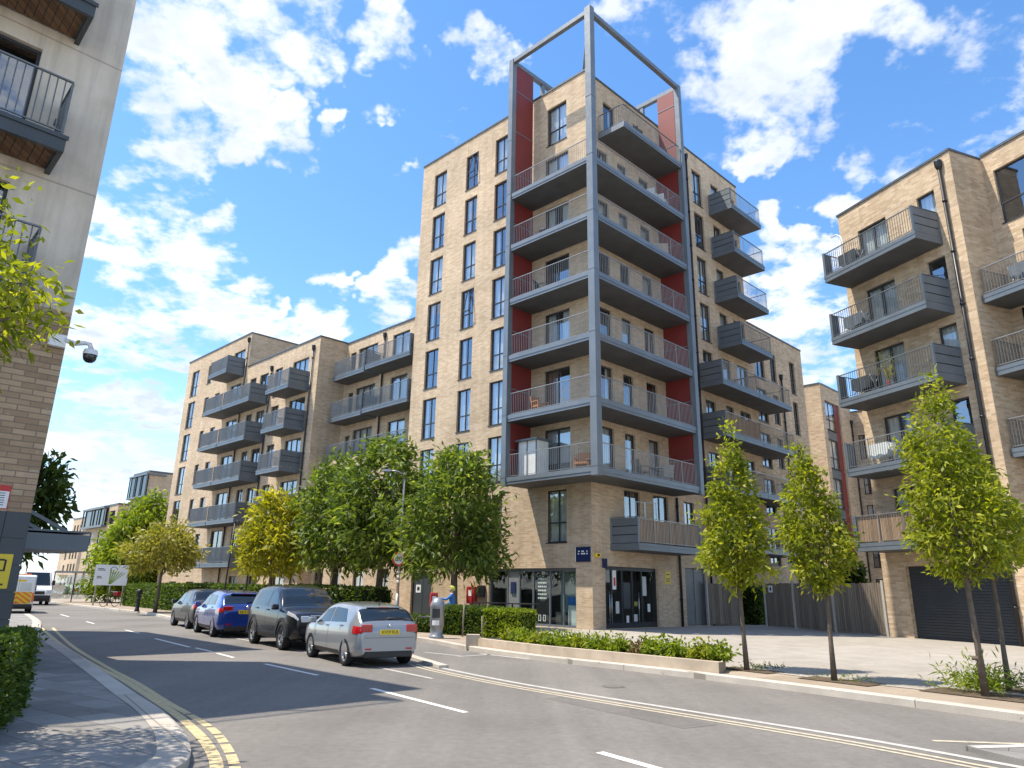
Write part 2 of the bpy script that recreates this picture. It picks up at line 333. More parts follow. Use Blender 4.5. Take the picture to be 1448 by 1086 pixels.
def copy_tree(o,parent=None):
    c=o.copy(); COL.objects.link(c)
    if parent is not None: c.parent=parent
    for ch in list(o.children): copy_tree(ch,c)
    return c
def frame(o,u,n):
    o=Vector((o[0],o[1],0)); u=Vector((u[0],u[1],0)); n=Vector((n[0],n[1],0))
    return lambda U,D,Z: o+u*U+n*D+Vector((0,0,Z))
def sub(F,U0,D0):
    return lambda U,D,Z: F(U+U0,D+D0,Z)
# ---------------------------------------------------------------- building helpers
def facade(mb,F,u0,u1,z0,z1,ops=(),mi=0,mi_in=1,dep=.22,room=1.2,d=0):
    us=sorted(set([u0,u1]+[x for o in ops for x in o[:2] if u0<x<u1])); zs=sorted(set([z0,z1]+[x for o in ops for x in o[2:4] if z0<x<z1]))
    for i in range(len(us)-1):
        for j in range(len(zs)-1):
            cu=(us[i]+us[i+1])/2; cz=(zs[j]+zs[j+1])/2
            if any(o[0]<cu<o[1] and o[2]<cz<o[3] for o in ops): continue
            mb.face([F(us[i],d,zs[j]),F(us[i+1],d,zs[j]),F(us[i+1],d,zs[j+1]),F(us[i],d,zs[j+1])],mi)
    for (a,b,c,e) in [o[:4] for o in ops]:
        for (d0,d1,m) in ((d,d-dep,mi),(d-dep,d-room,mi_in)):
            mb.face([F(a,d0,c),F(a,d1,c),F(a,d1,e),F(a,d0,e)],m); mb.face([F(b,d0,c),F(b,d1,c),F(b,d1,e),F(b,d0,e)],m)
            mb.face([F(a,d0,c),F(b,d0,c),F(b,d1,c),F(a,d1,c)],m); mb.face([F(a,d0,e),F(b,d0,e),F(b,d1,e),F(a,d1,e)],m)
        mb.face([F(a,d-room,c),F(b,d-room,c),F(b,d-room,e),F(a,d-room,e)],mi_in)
rng=random.Random(7)
def window(parent,F,off,a,b,c,e,d=0,style='T',curtain=None,sill=True,gl='pane_glass'):
    D0,D1=d-.17,d-.10; fwid=.055; mb=MB()
    mb.fb(F,a,b,D0,D1,c,c+fwid); mb.fb(F,a,b,D0,D1,e-fwid,e)
    mb.fb(F,a,a+fwid,D0+.002,D1-.002,c+fwid,e-fwid); mb.fb(F,b-fwid,b,D0+.002,D1-.002,c+fwid,e-fwid)
    W=b-a; Hh=e-c
    if style=='T':
        zt=c+Hh*.36; mb.fb(F,a+fwid,b-fwid,D0+.004,D1-.004,zt,zt+.06); um=a+W*(.42 if W>.9 else .5)
        mb.fb(F,um,um+.055,D0+.006,D1-.006,c+fwid,e-fwid)
    elif style=='D':
        n=max(1,round(W/.85))
        for i in range(1,n): um=a+W*i/n; mb.fb(F,um-.05,um+.05,D0+.006,D1-.006,c+fwid,e-fwid)
        mb.fb(F,a+fwid,b-fwid,D0+.004,D1-.004,c+fwid,c+.14)
    elif style=='V':
        um=a+W*.5; mb.fb(F,um-.03,um+.03,D0+.006,D1-.006,c+fwid,e-fwid)
    if sill and c>.6: mb.fb(F,a-.03,b+.03,d-.10,d+.035,c-.045,c-.003)
    w_=mb.build('window',['window_frame'],parent,off)
    g=MB(); g.face([F(a+fwid,d-.135,c+fwid),F(b-fwid,d-.135,c+fwid),F(b-fwid,d-.135,e-fwid),F(a+fwid,d-.135,e-fwid)]); g.build('pane',[gl],w_,off)
    x=rng.random() if curtain is None else curtain
    if x<.74:
        k=MB(); mat='curtain' if x<.54 else ('blind' if x<.68 else 'warm_curtain')
        if x<.36: spans=[(a,b)]
        elif x<.54: q=W*(.25+.2*rng.random()); spans=[(a,a+q),(b-q*.8,b)]
        else: q=W*(.3+.4*rng.random()); spans=[(a,a+q)] if rng.random()<.5 else [(b-q,b)]
        zb=c if mat!='blind' or rng.random()<.4 else c+Hh*rng.uniform(.2,.6)
        if mat=='blind': spans=[(a,b)]
        for (p,q) in spans:
            n=max(3,int((q-p)/.09)); 
            for i in range(n):
                p0=p+(q-p)*i/n; p1=p+(q-p)*(i+1)/n; s0=d-.27-(.04 if i%2 else 0); s1=d-.27-(0 if i%2 else .04)
                if mat=='blind': s0=s1=d-.27
                k.face([F(p0,s0,zb),F(p1,s1,zb),F(p1,s1,e),F(p0,s0,e)])
        k.build('curtain' if mat!='blind' else 'blind',[mat],w_,off)
    return w_
def rail_run(mb,F,u0,d0,u1,d1,z,h=1.1,sp=.11,bw=.013,post=1.25,pw=.04):
    L=math.hypot(u1-u0,d1-d0)
    P=lambda t,zz: F(u0+(u1-u0)*t,d0+(d1-d0)*t,zz)
    mb.beam(P(0,z+h),P(1,z+h),.045,.03); mb.beam(P(0,z+.09),P(1,z+.09),.03,.02)
    n=max(1,int(round(L/sp)))
    for i in range(1,n):
        mb.beam(P(i/n,z+.10),P(i/n,z+h-.015),bw)
    m=max(1,int(round(L/post)))
    for i in range(m+1): 
        t=min(max(i/m,.01/L),1-.01/L); mb.beam(P(t,z),P(t,z+h-.016),pw,.012)
def panel_run(mb,F,u0,d0,u1,d1,z,h=1.12,n=3):
    P=lambda t,zz,o=0: F(u0+(u1-u0)*t,d0+(d1-d0)*t,zz)
    gap=.045; hh=h/n
    for i in range(n): mb.beam(P(.02,z+hh*(i+.5)),P(.98,z+hh*(i+.5)),.06,hh-gap)
    mb.beam(P(.035,z+h/2),P(.965,z+h/2),.014,h-.05,1)
    for t in (.0,1.): mb.beam(P(t,z),P(t,z+h),.075,.075)
    mb.beam(P(0,z+h+.012),P(1,z+h+.012),.08,.024)
def balcony(parent,F,off,u0,u1,d0,d1,zb,th=.28,left='rail',right='rail',front='rail',h=1.08,sp=.11,rail='rail_metal',screen=None,label=None,bw=.013):
    """slab with fascia; railings and side panels are its sub-parts. u0/u1 ends, d1 the outer edge"""
    mb=MB(); zt=zb+th
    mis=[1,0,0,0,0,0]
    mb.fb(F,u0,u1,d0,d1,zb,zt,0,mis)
    mb.fb(F,u0-.012,u1+.012,d1,d1+.014,zb+.17,zt+.012)
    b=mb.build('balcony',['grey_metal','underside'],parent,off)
    if label: b['label']=label
    e=.05
    if front=='rail':
        r=MB(); rail_run(r,F,u0+e,d1-e,u1-e,d1-e,zt,h,sp,bw); r.build('railing',[rail],b,off)
    for side,uu in ((left,u0+e),(right,u1-e)):
        if side=='rail':
            r=MB(); rail_run(r,F,uu,d0+.02,uu,d1-e-.05,zt,h,sp,bw); r.build('railing',[rail],b,off)
        elif side=='panel':
            r=MB(); panel_run(r,F,uu,d0+.04,uu,d1-.04,zt,h+.03); r.build('side_panel',['grey_metal','dark_post'],b,off)
    if screen:
        r=MB(); r.fb(F,u0+.2,u1-.1,d1-.115,d1-.10,zt+.06,zt+h-.05); r.build('screen',[screen],b,off)
    return b
def coping(parent,off,F,u0,u1,z,d=0,w=.36):
    mb=MB(); mb.fb(F,u0,u1,d-w,d+.05,z,z+.10); return mb.build('coping',['coping'],parent,off)
def pipe(parent,off,F,u,d,z0,z1,r=.055,hopper=True):
    mb=MB(); mb.tube([F(u,d+.09,z0),F(u,d+.09,z1)],r,10)
    if hopper:
        mb.tube([F(u,d+.09,z1-.05),F(u,d+.09,z1+.12),F(u,d+.09,z1+.32),F(u,d+.09,z1+.36)],[r,r*2.1,r*2.3,r*2.3],12)
        mb.beam(F(u,d-.02,z1+.2),F(u,d+.06,z1+.2),.12,.1)
    z=z0+1.2
    while z<z1: mb.tube([F(u,d+.09,z),F(u,d+.09,z+.07)],r*1.35,10); mb.beam(F(u,d-.01,z+.03),F(u,d+.05,z+.03),.04,.04); z+=2.2
    return mb.build('downpipe',['black_pipe'],parent,off)
def text_mesh(name,body,size,mat,parent,loc,rot,extr=.002,align='CENTER'):
    cu=bpy.data.curves.new(name,'FONT'); cu.body=body; cu.size=size; cu.extrude=extr; cu.align_x=align; cu.align_y='CENTER'
    o=bpy.data.objects.new(name,cu); COL.objects.link(o); bpy.context.view_layer.update()
    me=bpy.data.meshes.new_from_object(o.evaluated_get(bpy.context.evaluated_depsgraph_get()))
    bpy.data.objects.remove(o); me.materials.clear(); me.materials.append(MATS[mat])
    ob=bpy.data.objects.new(name,me); COL.objects.link(ob); ob.parent=parent; ob.location=loc; ob.rotation_euler=rot
    return ob
# ================================================================ large structure
AX=Vector((-.719,.695,0)); BX=Vector((.719,.695,0)); C=Vector((3.53,30.85,0))
FA=frame(C,AX,-BX); FB=frame(C,BX,-AX)
def wallbox(mb,F,u0,u1,dep,z0,z1,ops_f,end0=True,end1=True,d=0,mi=0,roof_mi=2):
    """front facade with openings, plain ends, back and roof"""
    facade(mb,F,u0,u1,z0,z1,ops_f,mi,d=d)
    b=d-dep
    if end0: mb.face([F(u0,d,z0),F(u0,b,z0),F(u0,b,z1),F(u0,d,z1)],mi)
    if end1: mb.face([F(u1,d,z0),F(u1,b,z0),F(u1,b,z1),F(u1,d,z1)],mi)
    mb.face([F(u0,b,z0),F(u1,b,z0),F(u1,b,z1),F(u0,b,z1)],mi)
    mb.face([F(u0,d,z1-.35),F(u1,d,z1-.35),F(u1,b,z1-.35),F(u0,b,z1-.35)],roof_mi)
# ---------------- corner tower
off=Vector((C.x,C.y,.12))
tower=thing('apartment_tower','nine storey buff brick corner tower with grey steel balcony frame and red panels','apartment building',off)
ST=2.93
SK=[6.55+ST*k for k in range(6)]
opsA=[];winA=[]
for k in range(-1,7):
    t=9.08+ST*k
    for (a,b) in ((10.82,11.98),(7.98,9.03),(5.52,6.55)):
        if k==-1 and a<6: a,b=5.45,6.15
        opsA.append((a,b,t-2.3,t)); winA.append((a,b,t-2.3,t,'T'))
winA+= [(1.39,2.57,3.72,6.06,'T'),(1.27,2.62,24.36,26.68,'T')]; opsA+=[w_[:4] for w_ in winA[-2:]]
doorA=[(1.15,2.75,s,s+2.36) for s in SK]; opsA+=doorA
SHOP=(.89,6.23,.14,2.62); DOORG=(10.45,12.15,.14,2.5)
opsA+=[SHOP,DOORG]
wins_B=[(2.35,3.55,3.75,6.15,'V'),(4.65,5.9,4.3,6.15,'V'),(7.3,8.25,3.85,6.1,'V')]
for k in range(0,7): wins_B.append((10.05,11.12,9.08+ST*k-2.3,9.08+ST*k,'T'))
doorsB=[]
for s in SK: doorsB+=[(.85,1.72,s,s+2.36),(2.55,3.35,s,s+2.3),(4.45,5.35,s,s+2.3)]
doorsB+=[(1.45,2.4,24.42,26.7),(4.1,5.1,24.42,26.7)]
for s in (24.4,21.5,18.55,15.65,12.75,9.9,7.0,4.0): doorsB+=[(12.25,13.15,s,s+2.2),(13.9,15.2,s,s+2.2)]
BDOOR=(.86,4.78,.14,2.72); GATE=(7.1,9.0,.14,2.85)
mb=MB()
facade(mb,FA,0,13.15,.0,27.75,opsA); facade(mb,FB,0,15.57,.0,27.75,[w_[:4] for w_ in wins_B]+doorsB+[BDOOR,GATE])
Gt=lambda a,b,z: FA(a,-b,z)
mb.face([Gt(13.15,0,0),Gt(13.15,15.57,0),Gt(13.15,15.57,27.75),Gt(13.15,0,27.75)]); mb.face([Gt(0,15.57,0),Gt(13.15,15.57,0),Gt(13.15,15.57,27.75),Gt(0,15.57,27.75)])
mb.face([Gt(0,0,27.4),Gt(13.15,0,27.4),Gt(13.15,15.57,27.4),Gt(0,15.57,27.4)],2)
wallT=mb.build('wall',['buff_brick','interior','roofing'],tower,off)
coping(tower,off,FA,-.05,13.15,27.75); coping(tower,off,FB,.315,15.57,27.753)
for i,(a,b,c,e,st) in enumerate(winA):
    wd=window(tower,FA,off,a,b,c,e,0,st,curtain=(.1+.5*rng.random() if rng.random()<.8 else .9))
    if (round(e,2),a) in ((round(9.08+ST*6,2),7.98),(round(9.08+ST*3,2),7.98)):   # the two tilted sashes
        m=MB(); x0,x1=a+.06,a+.5
        m.beam(FA(x0,.0,e-.06),FA(x0,.28,e-1.45),.05); m.beam(FA(x1,.0,e-.06),FA(x1,.28,e-1.45),.05); m.beam(FA(x0,.28,e-1.45),FA(x1,.28,e-1.45),.05); m.beam(FA(x0,.0,e-.06),FA(x1,.0,e-.06),.05)
        m.build('open_sash',['window_frame'],wd,off)
for (a,b,c,e) in doorA: window(tower,FA,off,a,b,c,e,0,'D')
for (a,b,c,e,st) in wins_B: window(tower,FB,off,a,b,c,e,0,st)
for (a,b,c,e) in doorsB: window(tower,FB,off,a,b,c,e,0,'D' if b-a>1.1 else 'S')
# steel frame: posts, beams and red panels
def post(F,u,d,z0,z1,w):
    m=MB(); m.fb(F,u-w/2,u+w/2,d-w/2,d+w/2,z0,z1)
    for s in SK+[24.4]:
        if z0<s<z1: m.fb(F,u-w/2-.012,u+w/2+.012,d-w/2-.012,d+w/2+.012,s+.02,s+.05)
    return m.build('post',['frame_metal'],tower,off)
PW=.29
post(FA,-1.55,1.55,6.2,29.72,.34); post(FA,3.7,1.55,6.2,29.6,PW); post(FB,6.28,1.55,6.2,29.6,PW)
m=MB(); m.fb(FA,-1.38,3.555,1.44,1.66,29.36,29.60); m.fb(FB,-1.38,6.135,1.44,1.66,29.36,29.60); m.build('beam',['frame_metal'],tower,off)
for F,u in ((FA,3.7),(FB,6.28)):
    m=MB(); m.fb(F,u-.12,u+.12,-4.5,1.38,29.33,29.58); m.fb(F,u-.09,u+.09,-.9,-.7,27.4,29.32); m.fb(F,u-.09,u+.09,-4.5,-4.3,27.4,29.32); m.build('beam',['frame_metal'],tower,off)
m=MB(); m.beam(FA(-1.45,1.45,29.5),FA(1.2,-1.2,27.5),.16); m.build('strut',['frame_metal'],tower,off)
def redpanel(F,u,d0,d1,z0,z1):
    m=MB(); m.fb(F,u-.02,u+.02,d0,d1,z0,z1); p=m.build('red_panel',['red_panel'],tower,off)
    m=MB(); z=z0+1.35
    while z<z1-.4: m.fb(F,u-.035,u+.035,d0,d1,z,z+.05); z+=2.55
    if m.v: m.build('rail_bar',['frame_metal'],p,off)
for k in range(5):
    redpanel(FA,3.62,.004,1.37,SK[k],SK[k+1]-.3); redpanel(FB,6.18,.004,1.37,SK[k],SK[k+1]-.3)
redpanel(FA,3.62,.06,1.37,SK[5],29.32); redpanel(FB,6.18,.004,1.37,SK[5],24.1); redpanel(FB,6.18,.30,1.37,24.4,29.32)
for k,s in enumerate(SK):
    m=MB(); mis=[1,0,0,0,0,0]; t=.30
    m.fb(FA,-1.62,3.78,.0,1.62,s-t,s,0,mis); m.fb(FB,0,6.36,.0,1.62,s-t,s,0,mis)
    m.fb(FA,-1.645,3.78,1.62,1.645,s-t+.12,s+.02); m.fb(FB,-1.62,6.36,1.62,1.645,s-t+.12,s+.02)
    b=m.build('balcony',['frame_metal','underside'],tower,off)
    r=MB(); rail_run(r,FA,-1.33,1.52,3.5,1.52,s,1.08,.115,.014); r.build('railing',['rail_metal'],b,off)
    r=MB(); rail_run(r,FB,-1.33,1.52,6.08,1.52,s,1.08,.115,.014); r.build('railing',['rail_metal'],b,off)
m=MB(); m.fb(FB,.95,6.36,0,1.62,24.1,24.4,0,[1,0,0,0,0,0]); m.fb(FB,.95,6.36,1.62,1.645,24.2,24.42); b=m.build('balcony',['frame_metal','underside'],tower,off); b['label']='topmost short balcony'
r=MB(); rail_run(r,FB,1.0,1.56,6.08,1.56,24.4,1.08,.115); rail_run(r,FB,1.0,.05,1.0,1.5,24.4,1.08,.115); r.build('railing',['dark_rail'],b,off)
# stacked balconies further along the shaded side
for i,zb in enumerate((24.12,21.2,18.27,15.37)): balcony(tower,FB,off,11.8,15.55,0,1.5,zb,left='panel',right='rail',rail='dark_rail')
for zb,sc in ((12.47,None),(9.62,'screen_wood'),(6.72,None),(3.75,None)):
    balcony(tower,FB,off,9.34,13.38,0,1.5,zb,left='panel',right='rail',rail='rail_metal',screen=sc)
balcony(tower,FB,off,1.25,6.25,0,1.5,3.38,left='panel',right='panel',screen='screen_wood',label='first floor balcony with a bamboo screen over the shop door')
m=MB(); 
for (p,q) in ((1.35,2.0),): m.beam(FB(1.4,1.3,4.75),FB(1.4,1.3,5.45),.03); m.beam(FB(2.9,1.3,4.75),FB(2.9,1.3,5.5),.03); m.beam(FB(1.4,1.3,5.43),FB(2.9,1.3,5.48),.03); m.beam(FB(2.05,1.3,4.75),FB(2.05,1.3,5.45),.06)
m.build('awning_bar',['galvanised'],tower,off)
pipe(tower,off,FB,6.55,0,.12,6.2,.06,False); pipe(tower,off,FB,9.35,0,.12,26.9,.055); 
# shopfront on the sunny side
m=MB()
zb,zt=.14,2.62
for u in (.89,1.66,2.44,3.44,4.3,5.06,6.17): m.fb(FA,u,u+.07,-.20,-.12,zb,zt)
for (u,v) in ((.96,1.66),(1.73,2.44),(2.51,3.44),(3.51,4.3),(4.37,5.06),(5.13,6.17)):
    m.fb(FA,u,v,-.196,-.124,zb,zb+.10); m.fb(FA,u,v,-.196,-.124,zt-.14,zt)
sf=m.build('shopfront',['grey_metal'],tower,off)
for (u,v) in ((.96,1.66),(1.73,2.44),(2.51,3.44),(3.51,4.3),(5.13,6.17)):
    g=MB(); g.face([FA(u,-.16,zb+.1),FA(v,-.16,zb+.1),FA(v,-.16,zt-.14),FA(u,-.16,zt-.14)]); g.build('pane',['shop_glass'],sf,off)
g=MB(); g.fb(FA,4.37,5.06,-.17,-.15,zb+.1,zt-.14); g.build('panel',['galvanised'],sf,off)
g=MB(); g.fb(FA,.96,2.44,-.85,-.80,zb,zt); g.fb(FA,5.13,6.17,-1.1,-1.05,zb,zt); g.build('pale_backdrop',['pale_interior'],sf,off)
g=MB(); g.fb(FA,.93,1.62,-.75,-.35,zb,1.05); g.fb(FA,.93,1.62,-.75,-.33,1.08,1.4,1); g.build('counter',['blind','jacket_blue'],sf,off)
MATS['jacket_blue']
g=MB(); g.fb(FA,2.53,3.42,-.23,-.20,zb+.1,zt-.15); p_=g.build('poster',['sign_black'],sf,off)
g=MB()
for i in range(6):
    z=2.12-i*.165; x=3.25
    while x>2.78: w_=rng.uniform(.05,.13); g.fb(FA,max(2.74,x-w_),x,-.199,-.192,z,z+.07); x-=w_+.03
for u in (3.06,2.78): g.fb(FA,u,u+.035,-.199,-.192,.35,.62); g.fb(FA,u+.12,u+.155,-.199,-.192,.35,.62); g.fb(FA,u+.035,u+.12,-.199,-.192,.59,.62); g.fb(FA,u+.035,u+.12,-.199,-.192,.35,.38)
g.build('lettering',['sign_white'],p_,off)
g=MB(); g.fb(FA,3.55,4.2,-.45,-.42,1.5,2.3); g.build('screen',['sign_black'],sf,off)
g=MB(); g.fb(FA,4.58,4.86,-.149,-.09,1.5,2.02); g.build('wall_dispenser',['sign_blue'],sf,off)
# planters and jars inside the window
g=MB(); g.fb(FA,1.75,2.3,-.6,-.3,zb,.75); g.build('plinth',['cladding'],sf,off)
# glazed doors on the shaded side
m=MB(); zt=2.72
for u in (.86,1.42,2.16,2.9,3.62,4.71): m.fb(FB,u,u+.07,-.20,-.12,zb,zt)
for (u,v) in ((.93,1.42),(1.49,2.16),(2.23,2.9),(2.97,3.62),(3.69,4.71)):
    m.fb(FB,u,v,-.196,-.124,zb,zb+.22); m.fb(FB,u,v,-.196,-.124,zt-.16,zt)
gd=m.build('glazed_door',['window_frame'],tower,off)
for (u,v) in ((.93,1.42),(1.49,2.16),(2.23,2.9),(2.97,3.62),(3.69,4.71)):
    g=MB(); g.face([FB(u,-.16,zb+.22),FB(v,-.16,zb+.22),FB(v,-.16,zt-.16),FB(u,-.16,zt-.16)]); g.build('pane',['shop_glass'],gd,off)
g=MB()
for u in (1.2,1.34,3.3): g.tube([FB(u,-.05,.35),FB(u,-.05,1.65)],.018,6); g.beam(FB(u,-.13,.5),FB(u,-.05,.5),.02); g.beam(FB(u,-.13,1.5),FB(u,-.05,1.5),.02)
g.build('handle',['alloy'],gd,off)
for (u,z,w_,h_,mt) in ((1.55,1.75,.26,.85,'sign_white'),(2.32,.95,.5,1.1,'cladding'),(1.75,.75,.24,.5,'blind'),(2.5,.35,.18,.3,'sign_white'),(3.75,1.5,.3,.85,'blind'),(4.1,.8,.2,.35,'sign_white'),(3.05,.4,.25,.3,'blind'),(1.62,1.9,.14,.35,'sign_red'),(3.1,1.05,.25,.2,'balcony_plant')):
    g=MB(); g.fb(FB,u,u+w_,-.157 if mt!='sign_red' else -.150,-.152 if mt!='sign_red' else -.146,z,z+h_); g.build('notice',[mt],gd,off)
m=MB(); m.fb(FB,7.1,9.0,-.2,-.14,.14,2.85); 
for i in range(22): z=.2+i*.118; m.fb(FB,7.2,8.02,-.14,-.10,z,z+.07); m.fb(FB,8.08,8.9,-.14,-.10,z,z+.07)
m.fb(FB,7.1,7.17,-.14,-.08,.14,2.85); m.fb(FB,8.02,8.08,-.138,-.08,.14,2.85); m.fb(FB,8.93,9.0,-.14,-.08,.14,2.85)
m.build('louvred_gate',['louvre'],tower,off)
m=MB(); m.fb(FA,10.45,12.15,-.2,-.12,.14,2.5); m.fb(FA,11.28,11.3,-.12,-.112,.14,2.5,1); m.build('service_door',['cladding','sign_black'],tower,off)
m=MB(); m.fb(FA,11.45,11.85,-.12,-.105,1.45,1.85); m.fb(FA,11.55,11.75,-.105,-.1,1.56,1.74,1); m.build('notice',['sign_white','sign_black'],tower,off)
# ---------------- lower wing on the shaded side of the tower
o2=FB(15.57,0,.12); wing=thing('apartment_wing','six storey brick wing with grey balconies joined to the right flank of the tower','apartment building',o2)
FW=FB; ops=[];wl=[]
for j,t in enumerate((16.9,14.1,11.25,8.4,5.5)):
    wl+=[(21.2,21.95,t-2.25,t,'T')]
    wl+=[(18.35,19.15,t-2.0,t-.1,'V'),(16.2,17.5,t-2.2,t-.05,'D')]
m=MB(); wallbox(m,FW,15.574,23.2,11,0,18.1,[w_[:4] for w_ in wl],end0=False); m.build('wall',['dark_buff_brick','interior','roofing'],wing,o2)
coping(wing,o2,FW,15.574,23.2,18.1)
for (a,b,c,e,st) in wl: window(wing,FW,o2,a,b,c,e,0,st)
for zb in (12.47,9.62,6.72,3.75): balcony(wing,FB,o2,13.42,17.5,0,1.5,zb,left='rail',right='rail')
pipe(wing,o2,FB,19.6,0,.12,15.2)
# ---------------- recessed block left of the tower
o3=FA(13.16,0,.12); rec=thing('apartment_block','recessed brick block with two pairs of balconies and a roof terrace left of the tower','apartment building',o3)
FR=sub(FA,0,-1.2)
wl=[(15.2,16.95,15.3,17.5,'D'),(18.6,20.8,15.3,17.42,'D'),(15.2,16.95,12.4,14.6,'D'),(18.6,20.8,12.4,14.6,'D'),(21.1,21.7,12.6,14.4,'S'),(15.2,16.95,9.5,11.7,'D'),(18.6,20.8,9.5,11.7,'D'),(21.1,21.7,9.6,11.4,'S'),(21.1,21.75,15.5,17.3,'S')]
m=MB(); facade(m,FR,13.155,22.3,9.5,18.1,[w_[:4] for w_ in wl])
wl2=[]
for t in (8.6,5.75,2.7):
    for a in (14.2,16.6,19.0,20.9): wl2.append((a,a+1.05,t-2.1,t,'T'))
facade(m,FA,13.155,22.3,0,9.5,[w_[:4] for w_ in wl2]); m.face([FA(13.155,0,9.5),FA(22.3,0,9.5),FA(22.3,-1.2,9.5),FA(13.155,-1.2,9.5)],2)
m.face([FR(13.155,0,17.75),FR(22.3,0,17.75),FR(22.3,-11,17.75),FR(13.155,-11,17.75)],2); m.face([FR(13.155,-11,0),FR(22.3,-11,0),FR(22.3,-11,18.1),FR(13.155,-11,18.1)])
m.build('wall',['buff_brick','interior','roofing'],rec,o3); coping(rec,o3,FR,13.155,22.3,18.1)
for w_ in wl: window(rec,FR,o3,*w_[:4],0,w_[4])
for w_ in wl2: window(rec,FA,o3,*w_[:4],0,w_[4])
for zb in (15.02,12.15):
    balcony(rec,FR,o3,13.3,17.85,0,1.35,zb,left='panel',right='rail',rail='pale_rail',sp=.09,bw=.02)
    balcony(rec,FR,o3,18.2,21.85,0,1.2,zb,left='panel',right='rail',rail='pale_rail',sp=.09,bw=.02)
r=MB(); rail_run(r,FA,13.3,-.08,22.1,-.08,9.5,1.1,.09,.02); tb=r.build('terrace_railing',['pale_rail'],rec,o3)
pipe(rec,o3,FR,17.78,0,9.6,17.5)
# ---------------- projecting bay block
o4=FA(22.31,.9,.12); bay=thing('apartment_block','brick block of six storeys with a column of boxy grey balconies beside the yellow tree','apartment building',o4)
FY=sub(FA,0,.9); wl=[]
for t in (17.0,14.15,11.3,8.45,5.6):
    wl+=[(23.6,25.75,t-2.1,t,'D'),(27.2,28.3,t-2.1,t,'V'),(29.3,30.6,t-2.1,t,'D'),(31.2,32.2,t-2.1,t,'V')]
wl+=[(24,25.5,.5,2.3,'V'),(27.5,28.8,.5,2.3,'V'),(30.5,31.8,.5,2.3,'V')]
m=MB(); wallbox(m,FY,22.31,32.88,12,0,18.15,[w_[:4] for w_ in wl],end1=False); m.build('wall',['buff_brick','interior','roofing'],bay,o4); coping(bay,o4,FY,22.28,32.88,18.15)
m=MB(); m.fb(FY,22.26,22.31,-12,-.365,18.15,18.25); m.build('coping',['coping'],bay,o4)
for w_ in wl: window(bay,FY,o4,*w_[:4],0,w_[4])
for zb in (14.42,11.65,8.82,5.98): balcony(bay,FY,o4,23.3,26.4,0,1.5,zb,left='rail',right='rail',rail='pale_rail',sp=.08,bw=.022)
pipe(bay,o4,FY,23.0,0,.12,17.3); pipe(bay,o4,FY,28.75,0,.12,17.0)
# ---------------- taller block at the left end of the row
o5=FA(32.9,.9,.12); tall=thing('apartment_block','tallest brick block at the far left end of the balcony row','apartment building',o5)
wl=[]
for j,t in enumerate((19.9,17.05,14.15,11.3,8.45,5.6)):
    wl+=[(42.3,43.75,t-2.3,t,'T')]
    wl+=[(33.7,35.6,t-2.15,t,'D'),(37.5,38.4,t-1.7,t-.1,'S'),(39.6,40.4,t-1.7,t-.1,'S')]
wl+=[(34,35.6,.5,1.9,'V'),(37.5,38.9,.5,1.9,'V'),(40.8,42.2,.5,1.9,'V')]
m=MB(); wallbox(m,FY,32.9,44.8,12,0,21.0,[w_[:4] for w_ in wl]); m.build('wall',['buff_brick','interior','roofing'],tall,o5); coping(tall,o5,FY,32.87,44.85,21.0)
m=MB(); m.fb(FY,32.85,32.9,-12,-.365,21.0,21.1); m.build('coping',['coping'],tall,o5)
for w_ in wl: window(tall,FY,o5,*w_[:4],0,w_[4])
for i,zb in enumerate((17.5,14.45,11.6,8.72,5.82,2.85)):
    balcony(tall,FY,o5,33.3,36.42,0,1.5,zb,left='rail' if i else 'panel',right='rail',rail='pale_rail',sp=.08,bw=.022)
    if i: balcony(tall,FY,o5,28.85,33.2,0,1.5,zb,left='panel',right='rail',rail='pale_rail',sp=.08,bw=.022)
for zb in (17.5,14.45,11.6,8.7,5.8): balcony(tall,FY,o5,44.8,45.6,-3.5,-.6,zb,left='rail',right='rail',rail='pale_rail',sp=.08,bw=.022)
# right panels of the bay balconies
for b in [o for o in bay.children if o.name.startswith('balcony')]:
    z=min(v.co.z for v in b.data.vertices)+.12+.28
    r=MB(); panel_run(r,FY,23.35,.04,23.35,1.46,z,1.11); 
    for ch in list(b.children):
        if ch.name.startswith('railing') and abs(max((Vector(v.co)+o4-FY(23.35,.75,0)).to_2d().length for v in ch.data.vertices))<1.0: bpy.data.objects.remove(ch)
    r.build('side_panel',['grey_metal','dark_post'],b,o4)
pipe(tall,o5,FY,33.15,0,.12,20.3)
# ---------------- block behind the fence with red strips
K=Vector((24.5,54,0)); KA=frame(K,AX,-BX); KB=frame(K,BX,-AX); KC=frame(KB(5.9,0,0),-AX,-BX); o6=K+Vector((0,0,.12))
rear=thing('apartment_block','brick block with a vertical strip of windows and red panels behind the timber fence','apartment building',o6)
m=MB(); facade(m,KA,0,9,0,17.9); facade(m,KB,0,5.9,0,17.9,[(.64,3.5,1.2,16.7)],room=.4)
wl=[(.35,1.15,t-2.0,t,'T') for t in (14.6,11.7,8.8,5.9,3.0)]
facade(m,KC,0,7,0,16.6,[w_[:4] for w_ in wl]); m.face([KB(0,0,17.6),KB(5.9,0,17.6),KB(5.9,-9,17.6),KB(0,-9,17.6)],2); m.face([KC(0,0,16.3),KC(7,0,16.3),KC(7,-8,16.3),KC(0,-8,16.3)],2)
m.face([KC(7,0,0),KC(7,-8,0),KC(7,-8,16.6),KC(7,0,16.6)]); m.face([KA(9,0,0),KA(9,-9,0),KA(9,-9,17.9),KA(9,0,17.9)])
m.face([KB(5.9,0,0),KB(5.9,-9,0),KB(5.9,-9,17.9),KB(5.9,0,17.9)])
